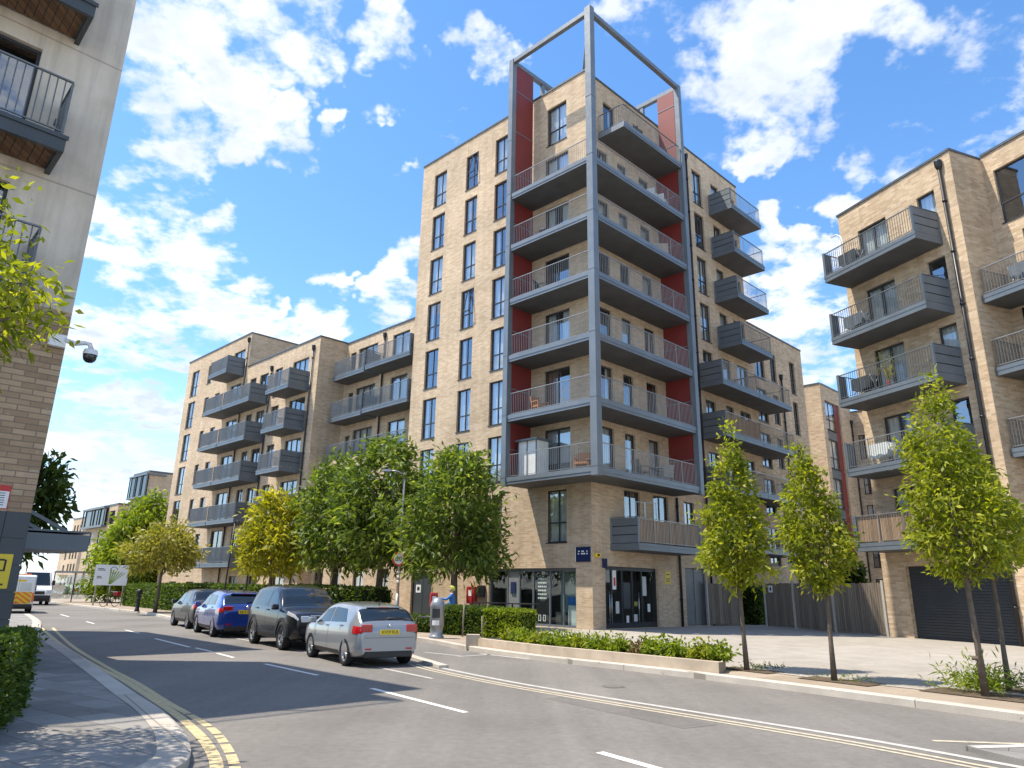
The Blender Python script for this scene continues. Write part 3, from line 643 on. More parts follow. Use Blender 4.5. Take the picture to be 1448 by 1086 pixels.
m.build('wall',['dark_buff_brick','interior','roofing'],rear,o6); coping(rear,o6,KA,.0,9,17.9); coping(rear,o6,KB,.32,5.9,17.903); coping(rear,o6,KC,0,7,16.6)
for w_ in wl: window(rear,KC,o6,*w_[:4],0,w_[4])
m=MB(); m.fb(KB,2.6,3.46,-.2,-.12,1.2,16.7); m.build('red_panel',['red_panel'],rear,o6)
for j in range(5):
    z=1.2+j*3.1; window(rear,KB,o6,.68,2.6,z+.75,z+3.05,-.0,'T',curtain=.1); m=MB(); m.fb(KB,.66,2.6,-.2,-.08,z,z+.72); m.build('spandrel',['grey_metal'],rear,o6)
pipe(rear,o6,KB,5.6,0,.12,15.5)
# ---------------- right block
RU=Vector((-.358,.934,0)); RN=Vector((-.934,-.358,0)); RC=Vector((15.32,29.54,0)); FQ=frame(RC,RU,RN); o7=RC+Vector((0,0,.12))
rb=thing('apartment_block','brick block at the right edge with long balconies above a roller shutter','apartment building',o7)
SB=(15.05,12.12,9.3,6.35,3.35); wl=[]
for s in SB: wl+=[(-2.25,-.75,s+.28,s+2.5,'D'),(-4.6,-3.8,s+.3,s+2.5,'S')]
m=MB(); facade(m,FQ,-5.48,.24,0,18.8,[w_[:4] for w_ in wl]+[(-4.95,-.87,.1,2.8)])
m.face([FQ(.24,0,0),FQ(.24,-9,0),FQ(.24,-9,18.8),FQ(.24,0,18.8)]); m.face([FQ(-5.48,0,0),FQ(-5.48,-1.84,0),FQ(-5.48,-1.84,18.8),FQ(-5.48,0,18.8)])
F2=sub(FQ,-5.48,-1.84); wl2=[(-2.7,-.38,15.75,18.1,'T')]
for t in (15.2,12.2,9.3,6.3): wl2+=[(-3.2,-1.0,t-2.3,t,'D')]
facade(m,F2,-9,0,0,18.95,[w_[:4] for w_ in wl2]); m.face([F2(-9,0,0),F2(-9,-7,0),F2(-9,-7,18.95),F2(-9,0,18.95)]); m.face([FQ(.24,-9,0),F2(-9,-7.16,0),F2(-9,-7.16,18.9),FQ(.24,-9,18.9)])
m.face([FQ(.24,0,18.45),FQ(-5.48,0,18.45),FQ(-5.48,-9,18.45),FQ(.24,-9,18.45)],2); m.face([F2(0,0,18.6),F2(-9,0,18.6),F2(-9,-7.16,18.6),F2(0,-7.16,18.6)],2)
m.build('wall',['dark_buff_brick','interior','roofing'],rb,o7)
coping(rb,o7,FQ,-5.52,.28,18.8,w=.4); m=MB(); m.fb(F2,-.03,.03,.05,1.48,18.8,18.9); m.build('coping',['coping'],rb,o7); coping(rb,o7,F2,-9,0.0,18.95,w=.4)
for w_ in wl: window(rb,FQ,o7,*w_[:4],0,w_[4])
for w_ in wl2: window(rb,F2,o7,*w_[:4],0,w_[4])
for i,s in enumerate(SB): 
    b=balcony(rb,FQ,o7,-4.62,0,0,1.5,s,th=.3,left='panel',right='rail',rail='rail_metal' if i>2 else 'dark_rail',screen='screen_wood' if i==4 else None,bw=.015)
    m=MB(); m.fb(FQ,-.12,.0,1.46,1.5,s+.3,s+1.42); m.fb(FQ,-.035,.0,1.0,1.456,s+.3,s+1.40); m.build('corner_plate',['grey_metal'],b,o7)
for s in (12.25,9.4,6.4): balcony(rb,F2,o7,-6.5,-.05,0,1.5,s,th=.3,left='rail',right='rail',rail='rail_metal',bw=.015)
m=MB()
for i in range(26): z=.13+i*.1025; m.fb(FQ,-4.95,-.87,-.24,-.17,z,z+.088); 
m.fb(FQ,-4.95,-.87,-.27,-.24,.12,2.8); m.build('roller_shutter',['shutter'],rb,o7)
pipe(rb,o7,FQ,-5.03,0,.12,18.2,.065); pipe(rb,o7,F2,-.55,0,.12,12.1,.06,False)
m=MB(); m.fb(FQ,-1.4,-.6,-1.6,-1.0,18.45,19.35); m.build('roof_vent',['galvanised'],rb,o7)
# ---------------- near building at the left
LC=Vector((-8.34,12.5,0)); LU=Vector((-.719,-.695,0)); LN=Vector((.695,-.719,0)); FL=frame(LC,LU,LN); FLs=frame(LC,-LN,-LU); o8=LC+Vector((0,0,.1))
lb=thing('apartment_block','near grey rendered building with brick middle and dark clad base at the left edge','apartment building',o8)
LH=13.95; ops=[(1.38,3.6,9.42,11.66,'D'),(1.38,3.6,12.4,13.9,'D'),(1.38,3.6,6.7,8.7,'D')]
m=MB(); facade(m,FL,0,15,6.5,LH,[q[:4] for q in ops],0,2); facade(m,FLs,0,5.6,6.5,LH,(),0,2)
facade(m,FL,0,15,2.77,6.5,(),1,2); facade(m,FLs,0,5.6,2.77,6.5,(),1,2)
m.face([FL(0,0,LH-.2),FL(15,0,LH-.2),FL(15,-5.6,LH-.2),FL(0,-5.6,LH-.2)],3); m.face([FL(0,-5.6,0),FL(15,-5.6,0),FL(15,-5.6,LH),FL(0,-5.6,LH)],0); m.face([FL(15,0,0),FL(15,-5.6,0),FL(15,-5.6,LH),FL(15,0,LH)],0)
m.build('wall',['pale_render','tan_brick','interior','roofing'],lb,o8)
m=MB()
for F,n,L in ((FL,12,15.),(FLs,5,5.6)):
    m.fb(F,0.02,L-.02,-.3,-.012,0,2.77)
    for r_ in range(6):
        z0=.12+r_*.4417; x=0 if F is FL else 0.0; first=True
        while x<L:
            w_=(.36 if r_%2 else .36) if first else 1.1; first=False
            m.fb(F,x+.006,min(L,x+w_)-.006,-.011,.012,z0+.006,z0+.4357); x+=w_
m.build('cladding',['cladding'],lb,o8)
for q in ops: window(lb,FL,o8,*q[:4],0,'D',curtain=.9,sill=False)
for zb in (6.1,9.1,12.1):
    mm=MB(); mm.fb(FL,.85,5.2,.0,1.05,zb+.1,zb+.3); b=mm.build('balcony',['grey_metal'],lb,o8)
    mm=MB(); x=.95
    while x<5.1: mm.fb(FL,x,x+.13,.06,.96,zb+.075,zb+.098); x+=.145
    mm.build('deck_board',['deck_wood'],b,o8)
    mm=MB(); mm.fb(FL,.83,5.2,.985,1.07,zb,zb+.32); mm.fb(FL,.83,.92,0,.98,zb,zb+.315); mm.fb(FL,2.3,2.42,.0,.98,zb+.01,zb+.09); mm.fb(FL,4,4.12,.0,.98,zb+.01,zb+.09); mm.fb(FL,.8,5.2,1.07,1.10,zb+.24,zb+.32); mm.build('steel_edge',['cladding'],b,o8)
    r=MB(); rail_run(r,FL,.9,1.02,5.2,1.02,zb+.32,1.15,.125,.016,1.4,.05); r.build('railing',['dark_rail'],b,o8)
    r=MB(); rail_run(r,FL,.9,.05,.9,.95,zb+.32,1.15,.5,.016,1.4,.05); r.fb(FL,.88,.9,.06,.9,zb+.4,zb+1.4); r.beam(FL(.9,-.02,zb+1.1),FL(.9,.12,zb+1.1),.1); r.build('side_panel',['grey_metal'],b,o8)
m=MB(); m.fb(FLs,3.1,5.2,.0,1.75,2.28,2.62); m.fb(FLs,3.1,5.2,.0,1.75,2.66,2.70); m.beam(FLs(3.3,.02,3.35),FLs(3.3,1.3,2.7),.07); m.beam(FLs(4.9,.02,3.35),FLs(4.9,1.3,2.7),.07); m.build('canopy',['grey_metal'],lb,o8)
m=MB(); m.fb(FLs,1.0,1.25,.0,.12,3.5,4.75); m.build('wall_cabinet',['grey_metal'],lb,o8)
o9=Vector((-13.3,19.7,.1)); FV=frame(o9,LU,LN); FVs=frame(o9,-LN,-LU)
lw=thing('apartment_block','grey rendered rear wing hidden behind the near left building','apartment building',o9)
m=MB(); facade(m,FV,0,14,0,13.6); facade(m,FVs,0,9,0,13.6); m.face([FV(0,0,13.4),FV(14,0,13.4),FV(14,-9,13.4),FV(0,-9,13.4)]); m.face([FV(14,0,0),FV(14,-9,0),FV(14,-9,13.6),FV(14,0,13.6)]); m.face([FV(0,-9,0),FV(14,-9,0),FV(14,-9,13.6),FV(0,-9,13.6)]); m.build('wall',['pale_render','interior'],lw,o9)
coping(lw,o9,FV,-.03,14,13.6)
# ---------------- far blocks
def far_block(k,H,label,uA,uB,rowsA,rowsB,mat='buff_brick',glassbox=None,ang=0):
    k=Vector((k[0],k[1],0)); FAa=frame(k,AX,-BX); FBb=frame(k,BX,-AX)
    t=thing('apartment_block',label,'apartment building',k,group='far apartment blocks up the street')
    opA=[(a,a+w_,z,z+h) for (a,w_) in rowsA[0] for (z,h) in rowsA[1]]; opB=[(a,a+w_,z,z+h) for (a,w_) in rowsB[0] for (z,h) in rowsB[1]]
    m=MB(); facade(m,FAa,0,uA,0,H,opA,dep=.3); facade(m,FBb,0,uB,0,H,opB,dep=.3); m.face([FAa(0,0,H-.1),FAa(uA,0,H-.1),FAa(uA,-uB,H-.1),FAa(0,-uB,H-.1)],2)
    m.face([FAa(uA,0,0),FAa(uA,-uB,0),FAa(uA,-uB,H),FAa(uA,0,H)]); m.face([FBb(uB,0,0),FBb(uB,-uA,0),FBb(uB,-uA,H),FBb(uB,0,H)])
    m.build('wall',[mat,'interior','roofing'],t,k)
    for F,ops in ((FAa,opA),(FBb,opB)):
        for q in ops: window(t,F,k,*q,0,'V',curtain=.9,sill=False)
    m=MB(); m.fb(FAa,-.1,uA,-.4,.08,H,H+.25); m.fb(FBb,.41,uB,-.4,.08,H,H+.25); m.build('coping',['coping'],t,k)
    return t,FAa,FBb,k
z6=[(1.2+2.65*i,1.7) for i in range(5)]
t,fa,fb_,k=far_block((-88.7,150),14.8,'distant brick corner block with three columns of narrow windows up the street',7.4,12,([(1,1.1),(3,1.1),(5,1.1)],z6),([(1.2,1.6),(5,2.4),(9,1.6)],z6))
far_block((-99,168),12.4,'most distant low brick block at the end of the street',16,14,([(2,1.4),(6,1.4),(10,1.4)],[(1.2+2.9*i,1.7) for i in range(4)]),([(2,2.5),(7,2.5)],[(1.2+2.9*i,1.7) for i in range(4)]))
t,fa,fb_,k=far_block((-50.6,99),16.8,'brick block with a glazed corner top floor rising behind the big tree',6,30,([],[]),([(4,2),(10,2),(17,2),(23,2)],[(1.5+3.0*i,2.1) for i in range(5)]))
m=MB(); 
for z in (13.3,16.4): m.fb(fa,-.4,6.4,-2.2,.5,z,z+.22)
for u in (-.35,1.8,4.0,6.2): m.fb(fa,u,u+.14,.3,.45,13.52,16.4)
gx=m.build('glazed_corner',['grey_metal'],t,k)
m=MB(); m.fb(fa,-.2,6.2,.2,.26,13.52,16.4); m.build('pane',['dark_glass'],gx,k)
t,fa,fb_,k=far_block((-60.2,110),13.4,'lower brick block with glazed top storey behind the big tree',14,10,([(1,2.5),(6,1.5),(10,1.5)],[(1.5+3.0*i,2.1) for i in range(4)]),([(2,2.)],[(1.5+3.0*i,2.1) for i in range(4)]))
m=MB(); m.fb(fa,4,14.5,.02,.8,10.2,10.5); m.fb(fa,4,14.5,.02,.8,13.1,13.4)
for u in (4,7,10,14.3): m.fb(fa,u,u+.2,.5,.7,10.5,13.1)
gx=m.build('glazed_corner',['grey_metal'],t,k); m=MB(); m.fb(fa,4.1,14.3,.3,.4,10.5,13.1); m.build('pane',['dark_glass'],gx,k)
# ================================================================ ground, road, pavements
def sheet(name,poly,z,mat): 
    m=MB(); m.face([(p[0],p[1],z) for p in poly]); return structure(m.build(name,[mat]))
def offset_line(pts,o):
    P=[Vector((p[0],p[1])) for p in pts]; out=[]
    for i,p in enumerate(P):
        t=(P[min(i+1,len(P)-1)]-P[max(i-1,0)]).normalized(); out.append(p+Vector((-t.y,t.x))*o)
    return [(q.x,q.y) for q in out]
def smooth_line(pts,n=6):
    P=[Vector((p[0],p[1])) for p in pts]; out=[]
    for i in range(len(P)-1):
        a=P[max(i-1,0)];b=P[i];c=P[i+1];d=P[min(i+2,len(P)-1)]
        for j in range(n):
            t=j/n; out.append(.5*((2*b)+(c-a)*t+(2*a-5*b+4*c-d)*t*t+(3*b-a-3*c+d)*t**3))
    out.append(P[-1]); return [(q.x,q.y) for q in out]
def strip(mb,line,w,z,mi=0,start=0.,end=None,dash=None,gap=0.):
    """flat painted stripe, width w centred on a polyline, optionally dashed"""
    P=[Vector((p[0],p[1])) for p in line]; s=0.
    for i in range(len(P)-1):
        a,b=P[i],P[i+1]; L=(b-a).length; t=(b-a)/L if L else Vector((1,0)); n=Vector((-t.y,t.x))*w/2
        x=0
        while x<L-1e-6:
            if dash: 
                ph=(s+x)%(dash+gap); rem=(dash-ph) if ph<dash else (dash+gap-ph); y=min(L,x+rem+1e-5); on=ph<dash
            else: y=L; on=True
            if on and s+x>=start and (end is None or s+x<=end):
                p=a+t*x;q=a+t*y; mb.face([(p.x-n.x,p.y-n.y,z),(q.x-n.x,q.y-n.y,z),(q.x+n.x,q.y+n.y,z),(p.x+n.x,p.y+n.y,z)],mi)
            x=y
        s+=L
sheet('ground',[(-900,-200),(900,-200),(900,1200),(-900,1200)],-.03,'concrete')
sheet('road',[(-80,-12),(26,-12),(26,6),(9,14),(6,25),(-40,75),(-95,135),(-130,125),(-95,75),(-40,30)],0,'asphalt')
# right-hand pavement and plaza
RK=smooth_line([(10.6,5.2),(8.5,8.35),(7.05,10.49),(5.48,12.75),(3.9,14.85),(2.5,16.45),(.73,18.35),(-1.13,20.95),(-3.0,24.4),(-6.2,27.5),(-10.2,30.6),(-12.8,32.5),(-14.6,34.2),(-16.47,36.4),(-21,42.7),(-32.2,55.2),(-46,72),(-75,108)],5)
far=[(-40,140),(90,140),(90,5.2)]
m=MB(); m.prism([(p[0],p[1]) for p in offset_line(RK,-.14)]+far,0,.118); structure(m.build('pavement',['tan_paving']))
def kerb(name,line,o,z=.125,base=-.01):
    a=line; b=offset_line(line,o); m=MB()
    for i in range(len(a)-1):
        m.face([(a[i][0],a[i][1],base),(a[i+1][0],a[i+1][1],base),(a[i+1][0],a[i+1][1],z-.02),(a[i][0],a[i][1],z-.02)])
        c=offset_line(line,o*.15)
        m.face([(a[i][0],a[i][1],z-.02),(a[i+1][0],a[i+1][1],z-.02),(c[i+1][0],c[i+1][1],z),(c[i][0],c[i][1],z)])
        m.face([(c[i][0],c[i][1],z),(c[i+1][0],c[i+1][1],z),(b[i+1][0],b[i+1][1],z),(b[i][0],b[i][1],z)])
    return structure(m.build(name,['kerb_stone']))
kerb('kerb',RK,-.16)
# pale concrete plaza, set back from the kerb by a tan strip
PZ=offset_line(smooth_line([(13,4.2),(9.6,9.2),(7.6,12.2),(6.05,14.1),(5.0,15.9),(3.6,18.2),(1.8,20.8),(.4,23.4),(-.5,27.5)],5),0)
sheet('plaza',PZ+[(-3,33),(3,60),(40,60),(40,4.2)],.123,'plaza_concrete')
m=MB(); strip(m,PZ,.14,.127); structure(m.build('edging_kerb',['kerb_stone']))
# left-hand pavement
LK=smooth_line([(-2.75,5.6),(-2.85,6.5),(-2.9,7.2),(-3.29,8.06),(-3.75,8.85),(-4.44,9.88),(-5.42,11.2),(-7.02,13.4),(-10.19,17.7),(-15.0,24.2),(-19.3,30.9),(-24,37.5)],5)
m=MB(); m.prism([(-14,-6)]+[(-2.9,-6)]+[(p[0],p[1]) for p in offset_line(LK,.26)]+[(-34,37)],0,.10); structure(m.build('pavement',['grey_paving']))
kerb('kerb',LK,.30,.106)
# markings
YI=smooth_line([(-2.2,5.6),(-2.45,6.5),(-2.66,7.26),(-3.13,8.2),(-3.68,9.11),(-4.33,10.08),(-5.25,11.35),(-6.75,13.4),(-8.6,15.75),(-12.1,20.45),(-18.3,29.2),(-23.6,36.6)],5)
YO=smooth_line([(-2.05,5.9),(-2.3,6.7),(-2.5,7.28),(-2.89,8.1),(-3.38,8.98),(-4.05,9.93),(-4.86,11.0),(-6.3,13.0),(-8.1,15.35),(-11.8,20.4),(-17.0,28.0)],5)
m=MB(); strip(m,YI,.12,.004); strip(m,YO,.10,.004,end=4.9,dash=.42,gap=.10); strip(m,YO,.10,.004,start=4.9); structure(m.build('road_marking',['yellow_paint']))
m=MB()
for a,b,w_ in (((.98,8.16),(2.0,6.7),.11),((-2.26,12.79),(-.55,10.52),.10),((-5.23,16.4),(-3.6,14.5),.09),((-10.97,23.4),(-8.59,20.4),.10),((-8.35,20.2),(-7.45,19.1),.09),((-7.2,18.75),(-6.4,17.7),.09),((-13.98,27.41),(-12.6,25.7),.09),((-18.59,32.97),(-17.3,31.3),.09),((-24,40),(-22,37.4),.1)):
    strip(m,[a,b],w_,.004)
structure(m.build('road_marking',['white_paint']))
PB=[(-1.4,14.3),(-3.1,16.6),(-4.75,18.9),(-7.3,22.3),(-10,25.8),(-14.2,31.6)]
m=MB(); strip(m,PB,.09,.004,dash=2.2,gap=.5); 
for a,b in (((-2.2,20.1),(-1.2,19.2)),((-1.25,19.0),(-.45,19.75)),((-.75,20.0),(.55,18.55))): strip(m,[a,b],.10,.004)
structure(m.build('road_marking',['worn_paint']))
WL=smooth_line([(-2.35,18.5),(-1.75,17.0),(-1.13,15.79),(.42,13.55),(2.42,11.2),(3.6,9.85),(4.56,8.65),(6.2,6.2)],6)
m=MB(); strip(m,WL,.12,.004); structure(m.build('road_marking',['worn_paint']))
m=MB(); strip(m,offset_line(WL[6:],-.28),.08,.004); strip(m,offset_line(WL[6:],-.44),.07,.004); structure(m.build('road_marking',['cream_paint']))
m=MB(); strip(m,[(5.0,9.1),(6.0,9.0),(7.6,9.4)],.09,.004); structure(m.build('road_marking',['cream_paint']))
KN=smooth_line([(-2.75,19.3),(-2.3,18.3),(-1.85,17.3),(-1.35,16.2)],4)
m=MB(); 
a_=offset_line(KN,.11); b_=offset_line(KN,-.11)
m.prism(a_+b_[::-1],0,.06); structure(m.build('kerb',['kerb_stone']))
m=MB(); m.prism([(5.05,8.55),(6.1,8.75),(9.5,8.2),(9,4),(6.5,4)],0,.05); structure(m.build('traffic_island',['grey_paving']))
m=MB(); strip(m,[(5.1,8.5),(6.1,8.68),(9.4,8.14)],.14,.054); structure(m.build('road_marking',['worn_paint']))

# ================================================================ vegetation
def leaf_mesh(name,mat,P,D,Ln,Wd,parent=None,rs=None,fold=.18,tints=None):
    """P base points (n,3), D directions (n,3), per-leaf length and width"""
    n=len(P); rs=rs or np.random.RandomState(1)
    D=D/np.linalg.norm(D,axis=1,keepdims=True); ref=rs.normal(size=(n,3)); sd=np.cross(D,ref); sd/=np.linalg.norm(sd,axis=1,keepdims=True)
    nn=np.cross(D,sd); Ln=np.asarray(Ln).reshape(-1,1)*np.ones((n,1)); Wd=np.asarray(Wd).reshape(-1,1)*np.ones((n,1))
    bend=np.array([[0,0,-1.]])*Ln*.12
    V=np.empty((n,4,3)); V[:,0]=P; V[:,1]=P+D*Ln*.45+sd*Wd/2+nn*Wd*fold; V[:,2]=P+D*Ln+bend; V[:,3]=P+D*Ln*.45-sd*Wd/2+nn*Wd*fold
    me=bpy.data.meshes.new(name); me.vertices.add(4*n); me.vertices.foreach_set('co',V.reshape(-1).astype(np.float32))
    me.loops.add(4*n); me.loops.foreach_set('vertex_index',np.arange(4*n,dtype=np.int32)); me.polygons.add(n)
    me.polygons.foreach_set('loop_start',np.arange(0,4*n,4,dtype=np.int32))
    uv=me.uv_layers.new(name='UVMap'); t=rs.beta(2,2.2,size=n) if tints is None else tints
    U=np.zeros((n,4,2),np.float32); U[:,:,0]=t[:,None]; uv.data.foreach_set('uv',U.reshape(-1)); me.materials.append(MATS[mat]); me.update(); me.validate()
    o=bpy.data.objects.new(name,me); COL.objects.link(o)
    if parent is not None: o.parent=parent
    return o
def clumps(cs,outs,rs,per,cr,L,W,droop=-.1,spread=.8):
    n=len(cs); k=n*per
    c=np.repeat(cs,per,0); o=np.repeat(outs,per,0)
    d=o*.55+rs.normal(size=(k,3))*spread+np.array([0,0,droop]); d/=np.linalg.norm(d,axis=1,keepdims=True)
    p=c+rs.normal(size=(k,3))*cr*.55+d*cr*.25
    tb=np.repeat(rs.normal(0,.13,n),per); ti=np.clip(rs.beta(2.2,2.4,size=k)+tb,0.01,.99)
    return p,d,L*rs.uniform(.65,1.25,k),W*rs.uniform(.7,1.2,k),ti
def tree(name,label,loc,h,zb,prof,ncl,per,L,W,mat,seed,tr=.06,cr=.28,squash=(1,1),lean=(0,0),group=None,limbs=16,bark='bark',droop=-.1,lump=.22,tie=False,cat='tree',topjit=0):
    """h overall height, zb crown bottom, prof(t)->radius for t in 0..1 up the crown"""
    rs=np.random.RandomState(seed); t_=thing(name,label,cat,loc,0,group)
    ch=h-zb; ts=[];
    rmax=max(prof(i/20) for i in range(21))
    while len(ts)<ncl:
        t=rs.uniform(0,1)
        if rs.uniform()<(prof(t)/rmax)**1.3+.06: ts.append(t)
    ts=np.array(ts); an=rs.uniform(0,2*np.pi,ncl); lob=1+lump*np.sin(an*3+ts*7+seed)*np.cos(ts*11+an*2+seed*.7)+rs.normal(0,.10,ncl)
    rr=np.array([prof(t) for t in ts])*lob*np.sqrt(rs.uniform(.22,1.,ncl))
    cs=np.stack([np.cos(an)*rr*squash[0]+lean[0]*ts,np.sin(an)*rr*squash[1]+lean[1]*ts,zb+ts*ch],1)
    outs=np.stack([np.cos(an)*.9,np.sin(an)*.9,(ts-.35)*1.1],1)
    p,d,l,w_,ti=clumps(cs,outs,rs,per,cr,L,W,droop)
    leaf_mesh('crown',mat,p,d,l,w_,t_,rs,tints=ti)
    m=MB(); top=zb+ch*.86; N=7; pts=[];rad=[]
    for i in range(N):
        q=i/(N-1); z=top*q; pts.append((lean[0]*max(0,(z-zb)/ch)+math.sin(q*5+seed)*.03*h/6,lean[1]*max(0,(z-zb)/ch)+math.cos(q*4+seed)*.03*h/6-.03*h/6,z)); rad.append(tr*(1.25-.25*min(1,q*8))*(1-q)**.75+tr*.10)
    m.tube(pts,rad,10)
    for i in range(min(limbs,ncl)):
        c_=cs[i]; z0=max(zb*.92,min(top*.95,c_[2]-rr[i]*.75-.15)); q=z0/top; j=min(N-2,int(q*(N-1))); f=q*(N-1)-j; b=Vector(pts[j]).lerp(Vector(pts[j+1]),f); r0=(rad[j]*(1-f)+rad[j+1]*f)*.55
        e=Vector(c_); mid=b.lerp(e,.5)+Vector((0,0,.08)); m.tube([b,mid,e],[r0,r0*.6,r0*.2+.003],6)
    if tie: m.tube([(0,0,zb*.30),(0,0,zb*.30+.06)],tr*1.6,10)
    m.build('trunk',[bark],t_); return t_
def teardrop(R_,tmax=.28,p=.85):
    return lambda t: R_*(math.sin(math.pi/2*min(1,t/tmax))**.6 if t<tmax else max(0,(1-((t-tmax)/(1-tmax))))**p+.02)
def dome(R_): return lambda t: R_*max(0,math.sin(math.pi*min(1,(t*.86+.14))))**.62
G1='young street trees along the right kerb'
def hz(Y,tn): return 1.6+Y*tn
tree('street_tree','young street tree at the planter end, leftmost of four by the right kerb',(4.91,15.57,.12),hz(15.57,.232)-.12,hz(15.57,.012)-.16,teardrop(.70,.24,1.0),190,34,.135,.052,'leaf_young',3,tr=.044,cr=.15,group=G1,limbs=34,lump=.34)
tree('street_tree','young street tree standing alone in front of the long timber fence',(6.02,13.94,.12),hz(13.94,.213)-.12,hz(13.94,.014)-.16,teardrop(.60,.30,.9),165,34,.125,.048,'leaf_young',5,tr=.042,cr=.14,group=G1,limbs=34,lump=.36,lean=(-.25,0))
tree('street_tree','tall young street tree in front of the roller shutter with grass at its foot',(7.56,12.13,.12),hz(12.13,.335)-.12,hz(12.13,.03)-.16,teardrop(.80,.26,1.0),225,34,.125,.048,'leaf_young',8,tr=.048,cr=.15,group=G1,limbs=36,lump=.38,lean=(-.12,0),tie=True)
tree('street_tree','thin young street tree nearest the right edge, crown merged with its neighbour',(8.47,12.83,.12),hz(12.83,.23)-.12,hz(12.83,.03)-.1,teardrop(.66,.3,1.0),120,30,.13,.054,'leaf_young',12,tr=.040,cr=.14,group=G1,limbs=18,lean=(-.2,0))
G2='trees in front of the apartment blocks'
tree('street_tree','round green tree behind the clipped hedge left of the shop',(-2.25,30.6,.12),7.35,2.25,lambda t: 2.35*(math.sin(math.pi*min(1,.12+t*.88))**.55)*(1.0-.33*t),300,30,.34,.125,'leaf_mid',21,tr=.16,cr=.40,group=G2,limbs=22,droop=-.2)
tree('street_tree','tall broad green tree behind the black car',(-5.9,33.8,.12),8.5,2.7,lambda t: 2.15*(math.sin(math.pi*min(1,.16+t*.84))**.55),280,30,.36,.13,'leaf_mid',23,tr=.17,cr=.42,group=G2,limbs=22,droop=-.25)
tree('street_tree','green tree with a low full crown right of the yellow tree',(-8.5,36.0,.12),7.9,2.6,lambda t: 2.05*(math.sin(math.pi*min(1,.16+t*.84))**.55),240,30,.36,.13,'leaf_mid',29,tr=.15,cr=.42,group=G2,limbs=20,droop=-.25)
tree('street_tree','yellow leaved tree behind the blue car',(-11.9,36.7,.12),6.2,2.3,lambda t: 1.75*(math.sin(math.pi*min(1,.2+t*.8))**.55)*(1.05-.3*t),210,30,.32,.12,'leaf_yellow',31,tr=.11,cr=.36,group=G2,limbs=16,droop=-.3)
tree('street_tree','small olive yellow tree on the pavement beside the dark hedge at the bend',(-19.9,42.0,.12),4.85,2.5,lambda t: 1.75*(math.sin(math.pi*min(1,.25+t*.75))**.6),130,28,.34,.13,'leaf_olive',37,tr=.09,cr=.4,group=G2,limbs=14,droop=-.3)
tree('large_tree','big bright green tree at the left end of the apartment row',(-31.9,63.5,.1),9.0,.9,lambda t: 3.2*(math.sin(math.pi*min(1,.24+t*.76))**.6)*(1.06-.25*t),460,30,.52,.20,'leaf_bright',41,tr=.3,cr=.6,limbs=14,droop=-.25)
tree('dark_tree','dark green tree behind the near left building',(-16.1,23.2,.1),5.3,2.5,lambda t: .95*(math.sin(math.pi*min(1,.2+t*.8))**.6),90,26,.34,.13,'leaf_dark',43,tr=.12,cr=.36,lean=(1.0,0),limbs=16,droop=-.45)
tree('overhanging_tree','leafy branches reaching in over the pavement at the upper left edge',(-6.4,7.0,.1),6.0,3.75,lambda t: 1.08*(math.sin(math.pi*min(1,.2+t*.8))**.6),130,32,.15,.055,'leaf_young',47,tr=.09,cr=.24,limbs=40,droop=-.35,lump=.3)
# hedges
def hedge(name,label,line,width,z0,z1,n,L,W,mat,seed,cat='hedge',core=.75,group=None,rough=.06):
    rs=np.random.RandomState(seed); P=[np.array(p,float) for p in line]; o0=Vector((P[0][0],P[0][1],z0)); t_=thing(name,label,cat,o0,0,group)
    segs=[np.linalg.norm(P[i+1]-P[i]) for i in range(len(P)-1)]; tot=sum(segs)
    si=rs.choice(len(segs),size=n,p=np.array(segs)/tot); q=rs.uniform(0,1,n)
    a=np.array([P[i] for i in si]); b=np.array([P[i+1] for i in si]); c=a+(b-a)*q[:,None]; tt=(b-a)/np.linalg.norm(b-a,axis=1,keepdims=True); nn=np.stack([-tt[:,1],tt[:,0]],1)
    H_=z1-z0; face=rs.uniform(0,1,n); pr=2*H_+width; top=face<width/pr*1.15
    lum=.5*np.sin(c[:,0]*2.3+c[:,1]*1.7)+.5*np.sin(c[:,0]*5.1-c[:,1]*3.3)
    s=np.where(rs.uniform(size=n)<.5,-1.,1.); off=np.where(top,rs.uniform(-.5,.5,n)*width,s*width/2*(1+rough*lum)); z=np.where(top,H_*(1+rough*.5*lum),rs.uniform(0,1,n)*H_)
    off=off+rs.normal(0,rough*.4,n)*width; 
    XY=c+nn*off[:,None]; pos=np.stack([XY[:,0]-o0.x,XY[:,1]-o0.y,z+rs.normal(0,.02,n)],1)
    endm=rs.uniform(size=n)<(width/(tot+width))*.6
    e=np.where(rs.uniform(size=n)<.5,0,1); E=np.where(e[:,None]==0,P[0][None],P[-1][None]); TE=np.where(e[:,None]==0,(P[1]-P[0])[None],(P[-1]-P[-2])[None]); TE=TE/np.linalg.norm(TE,axis=1,keepdims=True); NE=np.stack([-TE[:,1],TE[:,0]],1)
    pe=E+NE*(rs.uniform(-.5,.5,n)*width)[:,None]; pos[endm]=np.stack([pe[:,0]-o0.x,pe[:,1]-o0.y,rs.uniform(0,1,n)*H_],1)[endm]
    d=np.stack([nn[:,0]*s*.7,nn[:,1]*s*.7,np.full(n,.25)],1); d[top]=np.array([0,0,.9]); d=d+rs.normal(0,.55,(n,3))
    leaf_mesh('foliage',mat,pos,d,L*rs.uniform(.7,1.3,n),W*rs.uniform(.7,1.3,n),t_,rs)
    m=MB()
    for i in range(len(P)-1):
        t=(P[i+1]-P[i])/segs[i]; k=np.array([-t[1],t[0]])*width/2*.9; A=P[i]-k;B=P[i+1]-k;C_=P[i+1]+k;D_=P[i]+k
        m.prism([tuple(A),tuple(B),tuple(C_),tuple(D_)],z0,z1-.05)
    m.build('core',['hedge_core'],t_,o0); return t_
